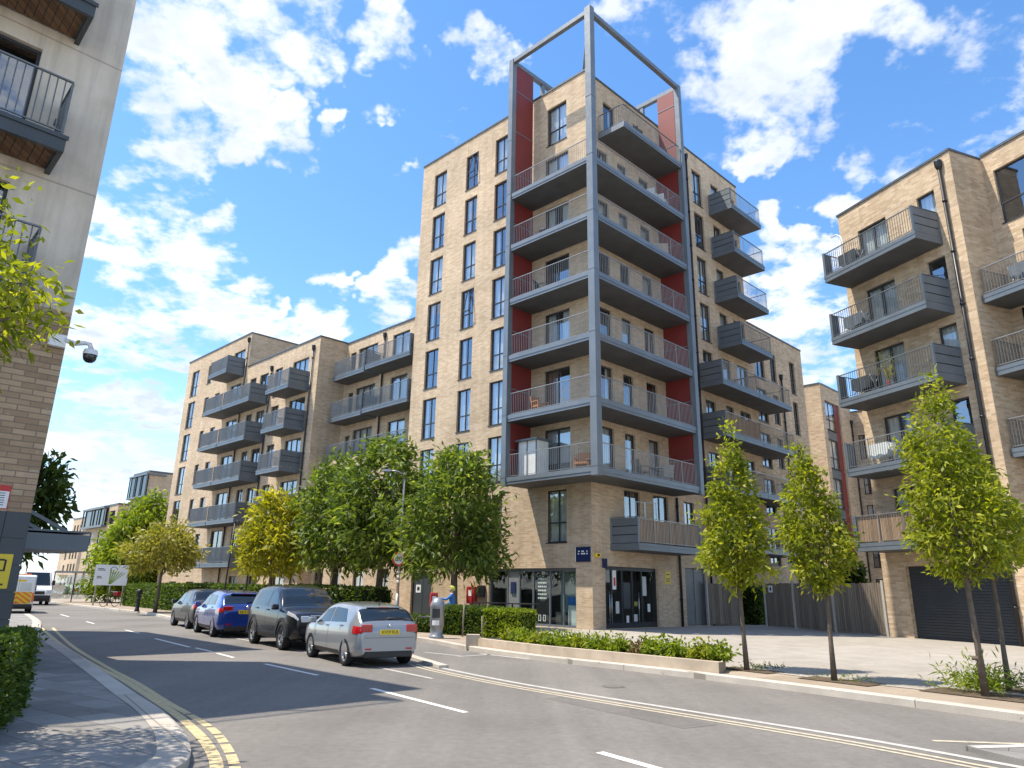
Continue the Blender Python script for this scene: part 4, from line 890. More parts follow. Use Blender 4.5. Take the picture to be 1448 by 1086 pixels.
hedge('hedge','long clipped hedge behind the parked cars in front of the blocks',[(-5.6,33.0),(-9.5,35.6),(-15,40.6),(-21.4,47.0),(-28,55)],1.1,.1,1.6,15000,.17,.085,'leaf_hedge',3)
hedge('hedge','clipped hedge with a thin stake in front beside the grey bin',[(-2.3,26.6),(-.15,25.3)],.9,.12,1.0,5200,.11,.055,'leaf_hedge',5)
hedge('hedge','bright square clipped hedge nearest the shop window',[(-.55,25.15),(.65,24.3)],.95,.12,.98,5200,.10,.05,'leaf_bright',7)
hedge('hedge','low hedge between the silver car and the grey bin',[(-4.2,28.2),(-2.4,27.0)],.6,.12,.62,1800,.12,.06,'leaf_hedge',9)
hedge('hedge','near clipped hedge at the bottom left corner',[(-5.25,6.0),(-5.75,8.0),(-6.6,9.7)],.85,.1,.98,13000,.062,.036,'leaf_hedge',11,rough=.1)
hedge('shrub','dark shrub in the gap between the timber fences',[(12.6,40.2),(13.6,39.6)],1.6,.12,1.9,2400,.3,.09,'leaf_dark',13,'shrub')
hedge('shrub','dark shrub showing above the timber fence',[(15.4,34.8),(16.6,34.2)],1.5,.12,2.9,2400,.28,.10,'leaf_dark',15,'shrub')
hedge('hedge','pale low hedge far up the street beyond the vans',[(-62,105),(-44,98)],2.2,.1,1.3,2600,.5,.25,'leaf_bright',17)
# raised planter with ferns
PLF=[(-.85,20.9),(.85,18.5),(2.55,16.65),(4.15,14.85)]; PLB=[(4.55,15.75),(3.3,17.55),(1.75,19.4),(.2,21.7)]
o0=Vector((1.6,18.4,.12)); pl=thing('planter','long low stone planter edging the right kerb, filled with ferns','planter',o0)
m=MB(); out=PLF+PLB; cx=sum(p[0] for p in out)/8; cy=sum(p[1] for p in out)/8
fi=offset_line(PLF,-.0); inn=offset_line(PLF,.17)
inn=[(p[0],p[1]) for p in inn]; bi=[(p[0],p[1]) for p in offset_line(PLB,.12)]
m.prism(PLF+inn[::-1],.05,.33); m.prism(PLB+bi[::-1],.05,.30); m.prism([PLF[-1],PLB[0],bi[0],inn[-1]],.05,.325); m.prism([PLB[-1],PLF[0],inn[0],bi[-1]],.05,.325)
m.box(-1.15,-.78,20.85,21.2,.05,.42)
m.build('stone_edge',['planter_stone'],pl,o0); m=MB(); m.face([(p[0],p[1],.27) for p in inn+bi]); m.build('soil',['soil'],pl,o0)
def tuft(name,label,loc,h,n,mat,seed,group=None,cat='plant',spread=.7,W=.035):
    rs=np.random.RandomState(seed); t_=thing(name,label,cat,loc,0,group); an=rs.uniform(0,6.283,n); el=rs.uniform(.25,1.35,n)
    d=np.stack([np.cos(an)*np.cos(el),np.sin(an)*np.cos(el),np.sin(el)],1); p=rs.normal(size=(n,3))*np.array([.10,.10,.02])*spread; p[:,2]=abs(p[:,2])
    l=h*rs.uniform(.6,1.15,n); k=6
    tip=p+d*l[:,None]*.55; d2=d*np.array([1.,1.,.15])+np.array([0,0,-.25])
    pp=np.repeat(p,k,0)+np.repeat(d,k,0)*(np.repeat(l,k)*np.tile(np.linspace(.25,.95,k),n))[:,None]; dd=rs.normal(size=(n*k,3))*.6+np.repeat(d,k,0)*.6
    leaf_mesh('fronds',mat,np.concatenate([p,tip,pp]),np.concatenate([d,d2,dd]),np.concatenate([l*.62,l*.5,h*.26*rs.uniform(.6,1.3,n*k)]),np.concatenate([np.full(n,W),np.full(n,W*.9),np.full(n*k,W*1.0)]),t_,rs)
    return t_
NF=14; mids=offset_line(PLF,.72)
def along(line,f):
    P=[Vector(p) for p in line]; L=[(P[i+1]-P[i]).length for i in range(len(P)-1)]; s=f*sum(L)
    for i,l in enumerate(L):
        if s<=l or i==len(L)-1: return P[i].lerp(P[i+1],s/l)
        s-=l
for i in range(NF):
    q=along(mids,.06+.88*i/(NF-1)); brown=i in (9,); mt='leaf_brown' if brown else ('leaf_bright' if i%3 else 'leaf_young')
    lab='brown withered tuft in the stone planter' if brown else ('largest end fern of the planter beside the leftmost street tree' if i==NF-1 else ('first fern at the bin end of the stone planter' if i==0 else 'green fern tuft in the row along the stone planter'))
    tuft('fern',lab,(q.x+rng.uniform(-.12,.12),q.y+rng.uniform(-.12,.12),.27),rng.uniform(.34,.45)*(.8 if brown else 1),80,mt,100+i,'ferns in the stone planter',W=.055)
tuft('grass_tuft','tall strappy grass clump around the trunk in front of the roller shutter',(7.75,12.5,.13),.58,80,'leaf_bright',150,cat='grass',spread=1.5,W=.026)
tuft('grass_tuft','low dark green grass clump by the rightmost thin tree',(8.9,12.75,.13),.34,90,'leaf_hedge',151,cat='grass',spread=3.2,W=.022)
tuft('grass_tuft','small weedy grass clump beside the leftmost street tree',(5.25,15.75,.13),.13,40,'leaf_hedge',152,cat='grass',spread=2.2,W=.02)
tuft('grass_tuft','short yellowish weeds at the foot of the tree by the fence',(6.15,13.9,.13),.08,45,'leaf_bright',153,cat='grass',spread=2.6,W=.016)
for i,(x,y,w_) in enumerate(((5.0,15.6,.5),(6.1,13.9,.55),(7.75,12.2,.75),(8.8,12.8,.7))):
    m=MB(); c0=Vector((x,y,0)); t=Vector((.57,-.82,0)); n_=Vector((.82,.57,0)); q=[c0+t*a*w_*1.25+n_*b*w_*.6 for a,b in ((-1,-1),(1,-1),(1,1),(-1,1))]
    m.face([(p.x,p.y,.131) for p in q]); structure(m.build('soil_bed',['soil']))

for i,(x,y,r) in enumerate(((-7.4,20.4,.28),(1.9,13.6,.22))):
    m=MB(); m.lathe([(.001,.005),(r*.8,.005)],(x,y,0),'z',26,0); m.lathe([(r*.84,.004),(r,.004)],(x,y,0),'z',26,0); structure(m.build('manhole_cover',['asphalt_patch']))
sheet('road_patch',[(2.2,9.6),(2.7,9.9),(1.0,12.3),(.6,12.0)],.0025,'asphalt_patch')
# ================================================================ vehicles
def cr(pts,x):
    """monotone-ish interpolation of (x,y) pairs"""
    if x<=pts[0][0]: return pts[0][1]
    for i in range(len(pts)-1):
        x0,y0=pts[i];x1,y1=pts[i+1]
        if x<=x1:
            t=(x-x0)/(x1-x0); m0=(y1-pts[max(i-1,0)][1])/(x1-pts[max(i-1,0)][0]) if i>0 else (y1-y0)/(x1-x0)
            m1=(pts[min(i+2,len(pts)-1)][1]-y0)/(pts[min(i+2,len(pts)-1)][0]-x0)
            h=x1-x0; m0*=h;m1*=h; k=.75; m0*=k;m1*=k
            return (2*t**3-3*t*t+1)*y0+(t**3-2*t*t+t)*m0+(-2*t**3+3*t*t)*y1+(t**3-t*t)*m1
    return pts[-1][1]
def car(label,loc,rz,sp):
    t_=thing('parked_car',label,'car',loc,rz,'cars parked in a row at the kerb'); L=sp['L'];w0=sp['W']/2; xr=-L/2; xf=L/2
    top=sp['top']; belt=sp['belt']; bot=sp.get('bot',.2); plan=[(xr,.80),(xr+.05,.88),(xr+.18,.95),(xr+.6,.985),(0,1.),(xf-.7,.975),(xf-.28,.93),(xf-.08,.85),(xf,.76)]
    paint=sp['paint']
    def ring(x):
        zt=cr(top,x); w_=w0*cr(plan,x); zb=bot+.10*max(0,(abs(x)-(L/2-.5))/.5)**2; be=min(cr(belt,x),zt-.045); ze=zt-.05-.035*min(1,max(0,(zt-be-.1)/.4))
        wr=w_*.93-max(0,ze-be)*sp.get('tum',.36); lo=zb+.13
        return [(0,zb),(w_*.72,zb),(w_*.93,zb+.03),(w_*.985,lo+.02),(w_,lo+(be-lo)*.45),(w_*.985,lo+(be-lo)*.85),(w_*.955,be),(wr,ze),(wr*.86,zt-.022),(wr*.5,zt-.004),(0,zt)]
    def S_(x,r,o=0.,sgn=1):
        R_=ring(x); i=min(len(R_)-2,int(r)); f=r-i
        y=R_[i][0]*(1-f)+R_[i+1][0]*f; z=R_[i][1]*(1-f)+R_[i+1][1]*f; v=Vector((x,y*sgn,z))
        if o:
            a=S_(x+.02,r,0,1)-S_(x-.02,r,0,1); rb=min(r+.1,10); ra=max(r-.1,0); b=S_(x,rb,0,1)-S_(x,ra,0,1); n=a.cross(b)
            if n.length>1e-9:
                n.normalize(); n=-n if n.dot(Vector((0,y,z-.7)))<0 else n; v+=Vector((n.x,n.y*sgn,n.z))*o
        return v
    xs=sorted(set([round(xr+L*i/64,4) for i in range(65)])); NR=[0,1,2,3,3.5,4,4.5,5,5.5,6,6.33,6.66,7,7.5,8,8.5,9,9.5,10]
    m=MB(); rows=[]
    for x in xs:
        k=len(m.v); pts=[S_(x,r) for r in NR]; full=pts+[Vector((p.x,-p.y,p.z)) for p in pts[-2:0:-1]]; m.v.extend(full); rows.append((k,len(full)))
    for i in range(len(xs)-1):
        k0,n=rows[i];k1,_=rows[i+1]
        for j in range(n): m.f.append((k0+j,k1+j,k1+(j+1)%n,k0+(j+1)%n)); m.m.append(0); m.sm.append(True)
    k0,n=rows[0]; m.f.append(tuple(k0+j for j in range(n))); m.m.append(0); m.sm.append(False)
    k1,n=rows[-1]; m.f.append(tuple(k1+j for j in range(n))[::-1]); m.m.append(0); m.sm.append(False)
    body=m.build('body',[paint,'black_plastic'],t_)
    wr=sp['wr']; xw=sp['wb']/2+sp.get('wo',0); xb=-sp['wb']/2+sp.get('wo',0)
    c=MB()
    for x in (xw,xb): c.lathe([(0,-2),(wr+.055,-2),(wr+.055,2),(0,2)],(x,0,wr),'y',28)
    # drop doubled axis vertices
    co=c.build('cutter',['black_plastic']); bm=bmesh.new(); bm.from_mesh(co.data); bmesh.ops.remove_doubles(bm,verts=bm.verts,dist=1e-4); bmesh.ops.recalc_face_normals(bm,faces=bm.faces); 
    for f in bm.faces: f.material_index=0
    bm.to_mesh(co.data); bm.free()
    bm=bmesh.new(); bm.from_mesh(body.data); bmesh.ops.remove_doubles(bm,verts=bm.verts,dist=1e-5); bmesh.ops.recalc_face_normals(bm,faces=bm.faces); bm.to_mesh(body.data); bm.free()
    md=body.modifiers.new('b','BOOLEAN'); md.object=co; md.operation='DIFFERENCE'; md.solver='EXACT'; md.material_mode='TRANSFER'
    bpy.context.view_layer.update(); nm=bpy.data.meshes.new_from_object(body.evaluated_get(bpy.context.evaluated_depsgraph_get())); body.modifiers.clear(); body.data=nm; bpy.data.objects.remove(co)
    def patch(name,mat,x0,x1,r0,r1,o=.005,nx=10,nr=6,both=True,sides=(1,-1),parent=t_,one=False):
        out=None
        for s in sides:
            q=MB()
            for i in range(nx):
                for j in range(nr):
                    def P(a,b):
                        r=r0+(r1-r0)*b/nr; f=b/nr; X0=x0(f) if callable(x0) else x0; X1=x1(f) if callable(x1) else x1
                        return S_(X0+(X1-X0)*a/nx,r,o,s)
                    q.face([P(i,j),P(i+1,j),P(i+1,j+1),P(i,j+1)],0,True)
            out=q.build(name,[mat],parent)
        return out
    def across(name,mat,x0,x1,rt,o=.006,ny=14,nx=8):
        """full-width glass: x0 lower edge, x1 upper edge, ring rt..10 on both sides"""
        q=MB(); seq=[(rt+(10-rt)*j/(ny//2),1) for j in range(ny//2+1)]+[(10-(10-rt)*j/(ny//2),-1) for j in range(1,ny//2+1)]
        for i in range(nx):
            for j in range(len(seq)-1):
                a=x0+(x1-x0)*i/nx; b=x0+(x1-x0)*(i+1)/nx
                q.face([S_(a,seq[j][0],o,seq[j][1]),S_(b,seq[j][0],o,seq[j][1]),S_(b,seq[j+1][0],o,seq[j+1][1]),S_(a,seq[j+1][0],o,seq[j+1][1])],0,True)
        return q.build(name,[mat],t_)
    g=sp['glass']
    patch('side_window','dark_glass',lambda f:g['b']+.03,lambda f:g['fl']+(g['fu']-g['fl'])*f,6.10,6.88)
    patch('side_window','dark_glass',lambda f:g['rl']+(g['ru']-g['rl'])*f,lambda f:g['b']-.03,6.10,6.88)
    across('windscreen','dark_glass',sp['ws'][0],sp['ws'][1],7.35); across('rear_window','dark_glass',sp['rw'][0],sp['rw'][1],7.35)
    patch('sill','black_plastic',xb+.42,xw-.42,1.4,2.9 if not sp.get('suv') else 3.25,.006)
    if sp.get('suv'):
        for x in (xw,xb):
            q=MB(); n=16
            for s in (1,-1):
                for i in range(n):
                    a0=math.pi*i/n;a1=math.pi*(i+1)/n; yy=w0*.985*s
                    def A(a,r_): return Vector((x+math.cos(a)*r_,yy+.02*s*1,wr+math.sin(a)*r_))
                    q.face([A(a0,wr+.05),A(a1,wr+.05),A(a1,wr+.13),A(a0,wr+.13)])
                    B=lambda a,r_: Vector((x+math.cos(a)*r_,yy-.14*s,wr+math.sin(a)*r_)); q.face([A(a0,wr+.13),A(a1,wr+.13),B(a1,wr+.13),B(a0,wr+.13)]); q.face([A(a0,wr+.05),A(a1,wr+.05),B(a1,wr+.05),B(a0,wr+.05)])
            q.build('arch_trim',['black_plastic'],t_)
    # door shut lines, handles, mirrors
    for xx in (g['b'],g['fl']+.02,xb+.38):
        q=MB()
        for s in (1,-1):
            ra=3.05 if xx>xb+.5 else 4.75
            for j in range(12): r0=ra+(5.95-ra)*j/12; r1=ra+(5.95-ra)*(j+1)/12; q.face([S_(xx-.005,r0,.0025,s),S_(xx+.005,r0,.0025,s),S_(xx+.005,r1,.0025,s),S_(xx-.005,r1,.0025,s)])
        q.build('door_seam',['black_plastic'],t_)
    for xx in (g['b']+.14,g['b']-.9):
        for s in (1,-1):
            p=S_(xx,5.55,.018,s); q=MB(); q.box(p.x-.09,p.x+.09,p.y-.015,p.y+.015,p.z-.014,p.z+.014); q.build('door_handle',[sp.get('hmat',paint)],t_,bevel=.008)
    for s in (1,-1):
        p=S_(g['fl']-.05,6.15,0,s); q=MB(); q.box(p.x-.06,p.x+.10,p.y+min(.03*s,.21*s),p.y+max(.03*s,.21*s),p.z-.02,p.z+.13); q.build('mirror',[sp.get('mir',paint)],t_,bevel=.035)
    # wheels
    ty=MB(); ty.lathe([(wr*.66,-.10),(wr*.93,-.105),(wr,-.075),(wr,.075),(wr*.93,.105),(wr*.66,.10),(wr*.62,.0),(wr*.62,-.09),(wr*.66,-.10)],(0,0,0),'y',28)
    rm=MB(); rm.lathe([(wr*.66,.088),(wr*.60,.092),(wr*.56,.06)],(0,0,0),'y',28); rm.lathe([(.001,.072),(.06,.072),(.07,.05)],(0,0,0),'y',14)
    ns=sp.get('spokes',5)
    for i in range(ns):
        for dd in (-.11,.11):
            a=2*math.pi*i/ns; rm.beam((math.cos(a+dd*.4)*.05,.058,math.sin(a+dd*.4)*.05),(math.cos(a+dd)*wr*.61,.072,math.sin(a+dd)*wr*.61),.035,.028)
    dk=MB(); dk.lathe([(.001,.025),(wr*.6,.025),(wr*.6,-.09),(.001,-.09)],(0,0,0),'y',24)
    first=None
    for x in (xw,xb):
        for s in (1,-1):
            if first is None:
                first=ty.build('wheel',['rubber'],t_); r_=rm.build('rim',['alloy'],first); d_=dk.build('brake_disc',['dark_post'],first); wo=first
            else:
                wo=first.copy(); COL.objects.link(wo); wo.parent=t_
                for ch in first.children: cc=ch.copy(); COL.objects.link(cc); cc.parent=wo
            wo.location=(x,(w0-.115)*s,wr); wo.rotation_euler=(0,0,0 if s>0 else math.pi)
    # lights, plates and badges
    tl=sp['tl']; patch('tail_light','tail_red',xr+.012,xr+tl[2],tl[0],tl[1],.010,8,4)
    for s in (1,-1):
        q=MB(); z0,z1=tl[3],tl[4]; y0,y1=w0*.84,w0*tl[5]; q.box(xr-.012,xr+.05,min(y0*s,y1*s),max(y0*s,y1*s),z0,z1); q.build('tail_light',['tail_red'],t_,bevel=.02)
    patch('head_lamp','head_lamp',xf-sp['hl'][2],xf-.03,sp['hl'][0],sp['hl'][1],.010,8,4)
    for s in (1,-1):
        z0,z1=sp['hz']; q=MB(); y0,y1=w0*.45,w0*.70; q.box(xf-.05,xf+.012,min(y0*s,y1*s),max(y0*s,y1*s),z0,z1); q.build('head_lamp',['head_lamp'],t_,bevel=.02)
    q=MB(); q.box(xf-.04,xf+.010,-w0*.42,w0*.42,sp['hz'][0]-.02,sp['hz'][1]+.01); q.box(xf-.05,xf+.008,-w0*.55,w0*.55,.30,.46); 
    q.build('grille',['black_plastic'],t_,bevel=.015)
    if sp.get('suv'):
        q=MB(); q.box(xf-.03,xf+.018,-w0*.42,w0*.42,sp['hz'][1]-.005,sp['hz'][1]+.018); q.box(xf-.03,xf+.02,-.07,.07,sp['hz'][0]+.03,sp['hz'][1]-.02); q.build('grille_trim',['chrome'],t_,bevel=.006)
        for s in (1,-1):
            q=MB(); q.lathe([(.001,.02),(.05,.02),(.06,0)],(xf-.045,w0*.62*s,.42),'x',14); q.build('fog_lamp',['head_lamp'],t_)
    rp=sp['plate']; q=MB(); q.box(xr-.018,xr-.002,-.26,.26,rp-.057,rp+.057); pl_=q.build('number_plate',['signal_yellow'],t_)
    text_mesh('plate_lettering',sp['reg'],.105,'sign_black',pl_,(xr-.0195,0,rp),(R(90),0,R(-90)),.001)
    q=MB(); q.box(xf+.004,xf+.02,-.26,.26,.47,.58); pf=q.build('number_plate',['sign_white'],t_)
    text_mesh('plate_lettering',sp['reg'],.105,'sign_black',pf,(xf+.0215,0,.525),(R(90),0,R(90)),.001)
    q=MB(); q.box(xr-.012,xr+.1,-w0*.72,w0*.72,.22,.37); q.build('bumper_lower',['black_plastic'],t_,bevel=.02)
    
    for s in (1,-1): q=MB(); q.box(xr-.012,xr+.02,min(w0*.52*s,w0*.70*s),max(w0*.52*s,w0*.70*s),.40,.44); q.build('reflector',['tail_red'],t_)
    q=MB(); q.lathe([(.001,-.02),(.035,-.02),(.042,0)],(xr+.0,0,sp['badge']),'x',14); q.build('badge',['chrome'],t_)
    q=MB(); 
    for j in range(1): q.box(xr-.006,xr+.02,-w0*.74,w0*.74,rp-.13,rp-.122); q.build('boot_seam',['black_plastic'],t_)
    if sp.get('spoiler'):
        x_,z_=sp['spoiler']; q=MB(); q.box(x_-.09,x_+.16,-w0*.52,w0*.52,z_-.03,z_+.008); q.build('spoiler',[paint],t_,bevel=.018)
        q=MB(); q.box(x_-.098,x_-.08,-.14,.14,z_-.022,z_-.002); q.build('brake_light',['tail_red'],t_)
        q=MB(); q.beam((x_+.25,0,z_+.02),(x_+.17,0,z_+.13),.022); q.build('aerial',['black_plastic'],t_)
    if sp.get('wiper'): q=MB(); a=S_(sp['rw'][0]+.03,9,.02); q.beam((a.x,.02,a.z),(a.x-.0+.05,-.42,a.z+.06),.018); q.build('wiper',['black_plastic'],t_)
    return t_
HATCH=dict(L=4.2,W=1.79,wr=.325,wb=2.58,wo=-.06,paint='silver_paint',
 top=[(-2.1,.80),(-2.092,.95),(-2.06,1.02),(-2.0,1.07),(-1.60,1.345),(-1.28,1.415),(-.75,1.458),(-.15,1.475),(.35,1.415),(.75,1.22),(1.12,1.0),(1.6,.90),(1.96,.80),(2.1,.70)],belt=[(-2.1,.93),(-1.4,.97),(0,.93),(1.0,.90),(2.1,.85)],
 glass=dict(b=-.12,fl=.98,fu=.42,rl=-1.25,ru=-.98),ws=(1.06,.42),rw=(-2.0,-1.61),tl=(4.6,5.9,.34,.80,.98,.52),hl=(5.2,6.6,.48),hz=(.54,.66),plate=.80,reg='KV59 RLB',badge=.95,spoiler=(-1.55,1.375),wiper=True,spokes=5,hmat='silver_paint')
BLUE=dict(HATCH); BLUE.update(paint='blue_paint',reg='AJ15 ZKO',L=4.35,top=[(-2.175,.80),(-2.165,.95),(-2.13,1.01),(-2.07,1.06),(-1.72,1.33),(-1.5,1.40),(-.9,1.45),(-.2,1.475),(.35,1.42),(.75,1.22),(1.14,1.0),(1.65,.90),(2.03,.80),(2.175,.70)],rw=(-2.07,-1.72),spoiler=(-1.70,1.375),wb=2.64,tl=(4.7,5.8,.42,.84,.98,.50),hmat='blue_paint')
SUV=dict(L=4.15,W=1.8,wr=.345,wb=2.55,wo=.03,paint='black_paint',suv=True,bot=.24,tum=.30,
 top=[(-2.075,.72),(-2.06,.98),(-2.01,1.08),(-1.9,1.18),(-1.74,1.50),(-1.55,1.60),(-.9,1.655),(-.2,1.66),(.30,1.585),(.62,1.40),(1.02,1.10),(1.55,1.03),(1.93,.95),(2.075,.82)],belt=[(-2.1,1.04),(-1.4,1.06),(0,1.03),(1.0,1.0),(2.1,.96)],
 glass=dict(b=-.15,fl=.90,fu=.40,rl=-1.35,ru=-1.25),ws=(.98,.37),rw=(-1.89,-1.73),tl=(4.8,5.9,.26,.92,1.08,.60),hl=(5.1,6.4,.50),hz=(.72,.88),plate=.72,reg='LK66 TWE',badge=1.02,spoiler=None,spokes=5,hmat='black_paint')
SALOON=dict(HATCH); SALOON.update(paint='charcoal_paint',L=4.4,reg='GF08 XLN',top=[(-2.2,.64),(-2.185,.86),(-2.12,.99),(-2.0,1.03),(-1.75,1.08),(-1.32,1.39),(-1.1,1.44),(-.6,1.475),(-.1,1.48),(.4,1.42),(.8,1.2),(1.15,1.0),(1.65,.9),(2.06,.80),(2.2,.70)],rw=(-1.72,-1.30),glass=dict(b=-.1,fl=1.0,fu=.45,rl=-1.2,ru=-.98),spoiler=None,wiper=False,wb=2.62,tl=(4.6,5.9,.30,.80,.97,.58),badge=.93,hmat='charcoal_paint')
HD=math.atan2(.835,-.55)
c_=car('silver five door hatchback seen from behind, nearest of the parked cars',(-3.55,17.70,0),HD,HATCH); c_.scale=(.87,.86,.885)
car('black compact suv facing the camera between the silver and blue cars',(-6.1,21.6,0),HD+math.pi+R(2),SUV)
car('bright blue hatchback with red tail lights parked behind the black suv',(-9.75,26.2,0),HD,BLUE)
car('dark grey saloon parked farthest along the row of cars',(-12.5,30.5,0),HD+R(2),SALOON)
# vans at the left
def van(label,loc,rz,kind):
    t_=thing('van',label,'van',loc,rz,'vans parked at the left of the street'); w_=1.0
    L=5.4; prof=[(-2.7,.42),(-2.7,2.05),(-2.62,2.42),(-2.4,2.52),(1.0,2.52),(1.35,2.40),(1.95,1.42),(2.55,1.15),(2.68,.9),(2.7,.42)]
    m=MB(); n=len(prof)
    def sec(y,s,k): return [Vector((x*(1-k*.012),y*s,.42+(z-.42)*(1-k*.02))) for x,z in prof]
    A=sec(.93,1,0);A2=sec(1.0,1,0); rowsv=[[Vector((p.x*.985,.90*s if p.z>2 else .97*s,p.z*.995 if p.z>.5 else p.z)) for p in A] for s in (1,)]
    R0=[Vector((x*.985,.90 if z>2 else .96,z*.99 if z>.5 else z)) for x,z in prof]; R1=[Vector((x,.82 if z>2 else .90,z)) for x,z in prof]
    for i in range(n-1):
        m.face([R1[i],R1[i+1],Vector((R1[i+1].x,-R1[i+1].y,R1[i+1].z)),Vector((R1[i].x,-R1[i].y,R1[i].z))])
        for s in (1,-1): f=lambda v: Vector((v.x,v.y*s,v.z)); m.face([f(R0[i]),f(R0[i+1]),f(R1[i+1]),f(R1[i])])
    for s in (1,-1): m.face([Vector((v.x,v.y*s,v.z)) for v in R0])
    m.face([R1[0],R1[-1],Vector((R1[-1].x,-R1[-1].y,.42)),Vector((R1[0].x,-R1[0].y,.42))])
    m.build('body',['van_white'],t_)
    q=MB(); q.box(-2.6,2.6,-.86,.86,.28,.43); q.build('chassis',['black_plastic'],t_)
    ty=MB(); ty.lathe([(.001,.11),(.2,.11),(.33,.10),(.35,.06),(.35,-.1),(.001,-.1)],(0,0,0),'y',22)
    for x in (1.75,-1.75):
        for s in (1,-1): o=ty.build('wheel',['rubber'],t_); o.location=(x,.86*s,.35); q=MB(); q.lathe([(.001,.02),(.17,.02),(.2,0)],(0,.10*s,0),'y',16); q.build('rim',['alloy'],o)
    q=MB(); 
    q.face([(1.36,.74,2.36),(1.36,-.74,2.36),(1.97,-.84,1.44),(1.97,.84,1.44)]); 
    for i,v in enumerate(q.v): q.v[i]=v+Vector((.012,0,.012))
    q.build('windscreen',['dark_glass'],t_)
    for s in (1,-1): q=MB(); q.face([(1.25,.912*s,2.2),(1.05,.90*s,2.2),(.95,.966*s,1.5),(1.75,.966*s,1.5)]); q.build('side_window',['dark_glass'],t_)
    q=MB(); q.box(2.60,2.73,-.90,.90,.42,.72); q.build('front_bumper',['black_plastic'],t_,bevel=.03); q=MB(); q.box(2.62,2.715,-.5,.5,.78,1.02); q.build('grille',['black_plastic'],t_,bevel=.02)
    for s in (1,-1): q=MB(); q.box(2.45,2.69,min(.58*s,.88*s),max(.58*s,.88*s),.84,1.10); q.build('head_lamp',['head_lamp'],t_,bevel=.03); q=MB(); q.box(1.5,1.62,min(.98*s,1.2*s),max(.98*s,1.2*s),1.45,1.8); q.build('mirror',['black_plastic'],t_,bevel=.03)
    q=MB(); q.box(-2.78,-2.6,-.9,.9,.36,.60); q.build('rear_bumper',['black_plastic'],t_,bevel=.03)
    for s in (1,-1):
        q=MB(); q.face([(-2.704,.08*s,1.45),(-2.704,.72*s,1.45),(-2.704,.70*s,2.0),(-2.704,.08*s,2.0)]); q.build('rear_window',['blind' if kind=='chevron' else 'dark_glass'],t_)
        q=MB(); q.box(-2.72,-2.6,min(.80*s,.93*s),max(.80*s,.93*s),.75,1.35); q.build('tail_light',['tail_red' if kind!='chevron' else 'van_orange'],t_,bevel=.02)
    q=MB(); q.box(-2.707,-2.70,-.006,.006,.6,2.3); q.build('door_seam',['black_plastic'],t_)
    if kind=='chevron':
        q=MB(); q.face([(-2.706,-.78,.62),(-2.706,.78,.62),(-2.706,.78,1.40),(-2.706,-.78,1.40)]); ch=q.build('chevron_panel',['van_orange'],t_)
        q=MB()
        for i in range(4):
            zc=.42+i*.30
            for s in (1,-1):
                pts=[(0,zc+.55),(0,zc+.40),(.78,zc-.20),(.78,zc-.05)]
                pl_=[]
                # clip to the panel
                for k in range(6):
                    y0=.78*k/6;y1=.78*(k+1)/6; f=lambda y,o: zc+o-.77*y
                    a0,a1,b0,b1=f(y0,.40),f(y1,.40),f(y0,.55),f(y1,.55)
                    cl=lambda z:min(1.40,max(.62,z)); a0,a1,b0,b1=map(cl,(a0,a1,b0,b1))
                    if b0-a0>1e-3 or b1-a1>1e-3: q.face([(-2.709,y0*s,a0),(-2.709,y1*s,a1),(-2.709,y1*s,b1),(-2.709,y0*s,b0)])
        q.build('chevron_stripe',['signal_yellow'],ch)
        q=MB(); q.box(-2.3,-2.1,-.6,.6,2.52,2.6); q.build('beacon',['van_orange'],t_,bevel=.03)
        q=MB(); q.face([(-2.708,-.35,2.08),(-2.708,.1,2.08),(-2.708,.1,2.2),(-2.708,-.35,2.2)]); q.build('rear_lettering',['signal_yellow'],t_)
    return t_
VH=math.atan2(.81,-.58)
v_=van('white van with orange and yellow chevrons across its rear doors',(-27.95,42.0,0),VH,'chevron'); v_.scale=(.8,.84,.8)
van('plain white van facing down the street behind the chevron van',(-36.8,57.2,0),VH+math.pi+R(3),'plain')
# ================================================================ fences, street furniture, signs
def board_fence(label,a,b,h,posts,seed,sign=False):
    rs=random.Random(seed); a=Vector((a[0],a[1],0)); b=Vector((b[0],b[1],0)); L=(b-a).length; t=(b-a)/L; n=Vector((t.y,-t.x,0)); n=n if n.dot(-a)>0 else -n
    F=frame(a,t,n); o=Vector((a.x,a.y,.12)); th=thing('timber_fence',label,'fence',o,0); n_p=len(posts)-1
    for i in range(n_p):
        u0,u1=posts[i]*L,posts[i+1]*L; m=MB(); u=u0+.07
        while u<u1-.12:
            m.fb(F,u,u+.105,rs.uniform(-.006,.006),.02+rs.uniform(0,.006),.17+rs.uniform(0,.02),h+rs.uniform(-.02,.015)); u+=.115
        for z in (.5,1.2,h-.25): m.fb(F,u0+.05,u1-.05,-.06,-.01,z,z+.09)
        m.build('panel',['fence_wood'],th,o)
    for p in posts: m=MB(); m.fb(F,p*L-.05,p*L+.05,-.06,.05,.12,h+.10); m.build('post',['concrete'],th,o)
    if sign:
        m=MB(); m.fb(F,.33,.62,.028,.036,h-.42,h-.1); s=m.build('notice',['sign_white'],th,o); m=MB(); m.fb(F,.42,.53,.037,.040,h-.34,h-.18); m.build('notice_mark',['sign_black'],s,o)
board_fence('short timber fence panel beside the louvred gate',(9.95,36.95),(12.0,38.2),2.15,[0,1],1)
board_fence('long weathered timber fence with concrete posts running to the roller shutter block',(12.75,36.6),(15.2,29.82),2.18,[0,.28,.62,1],2,True)
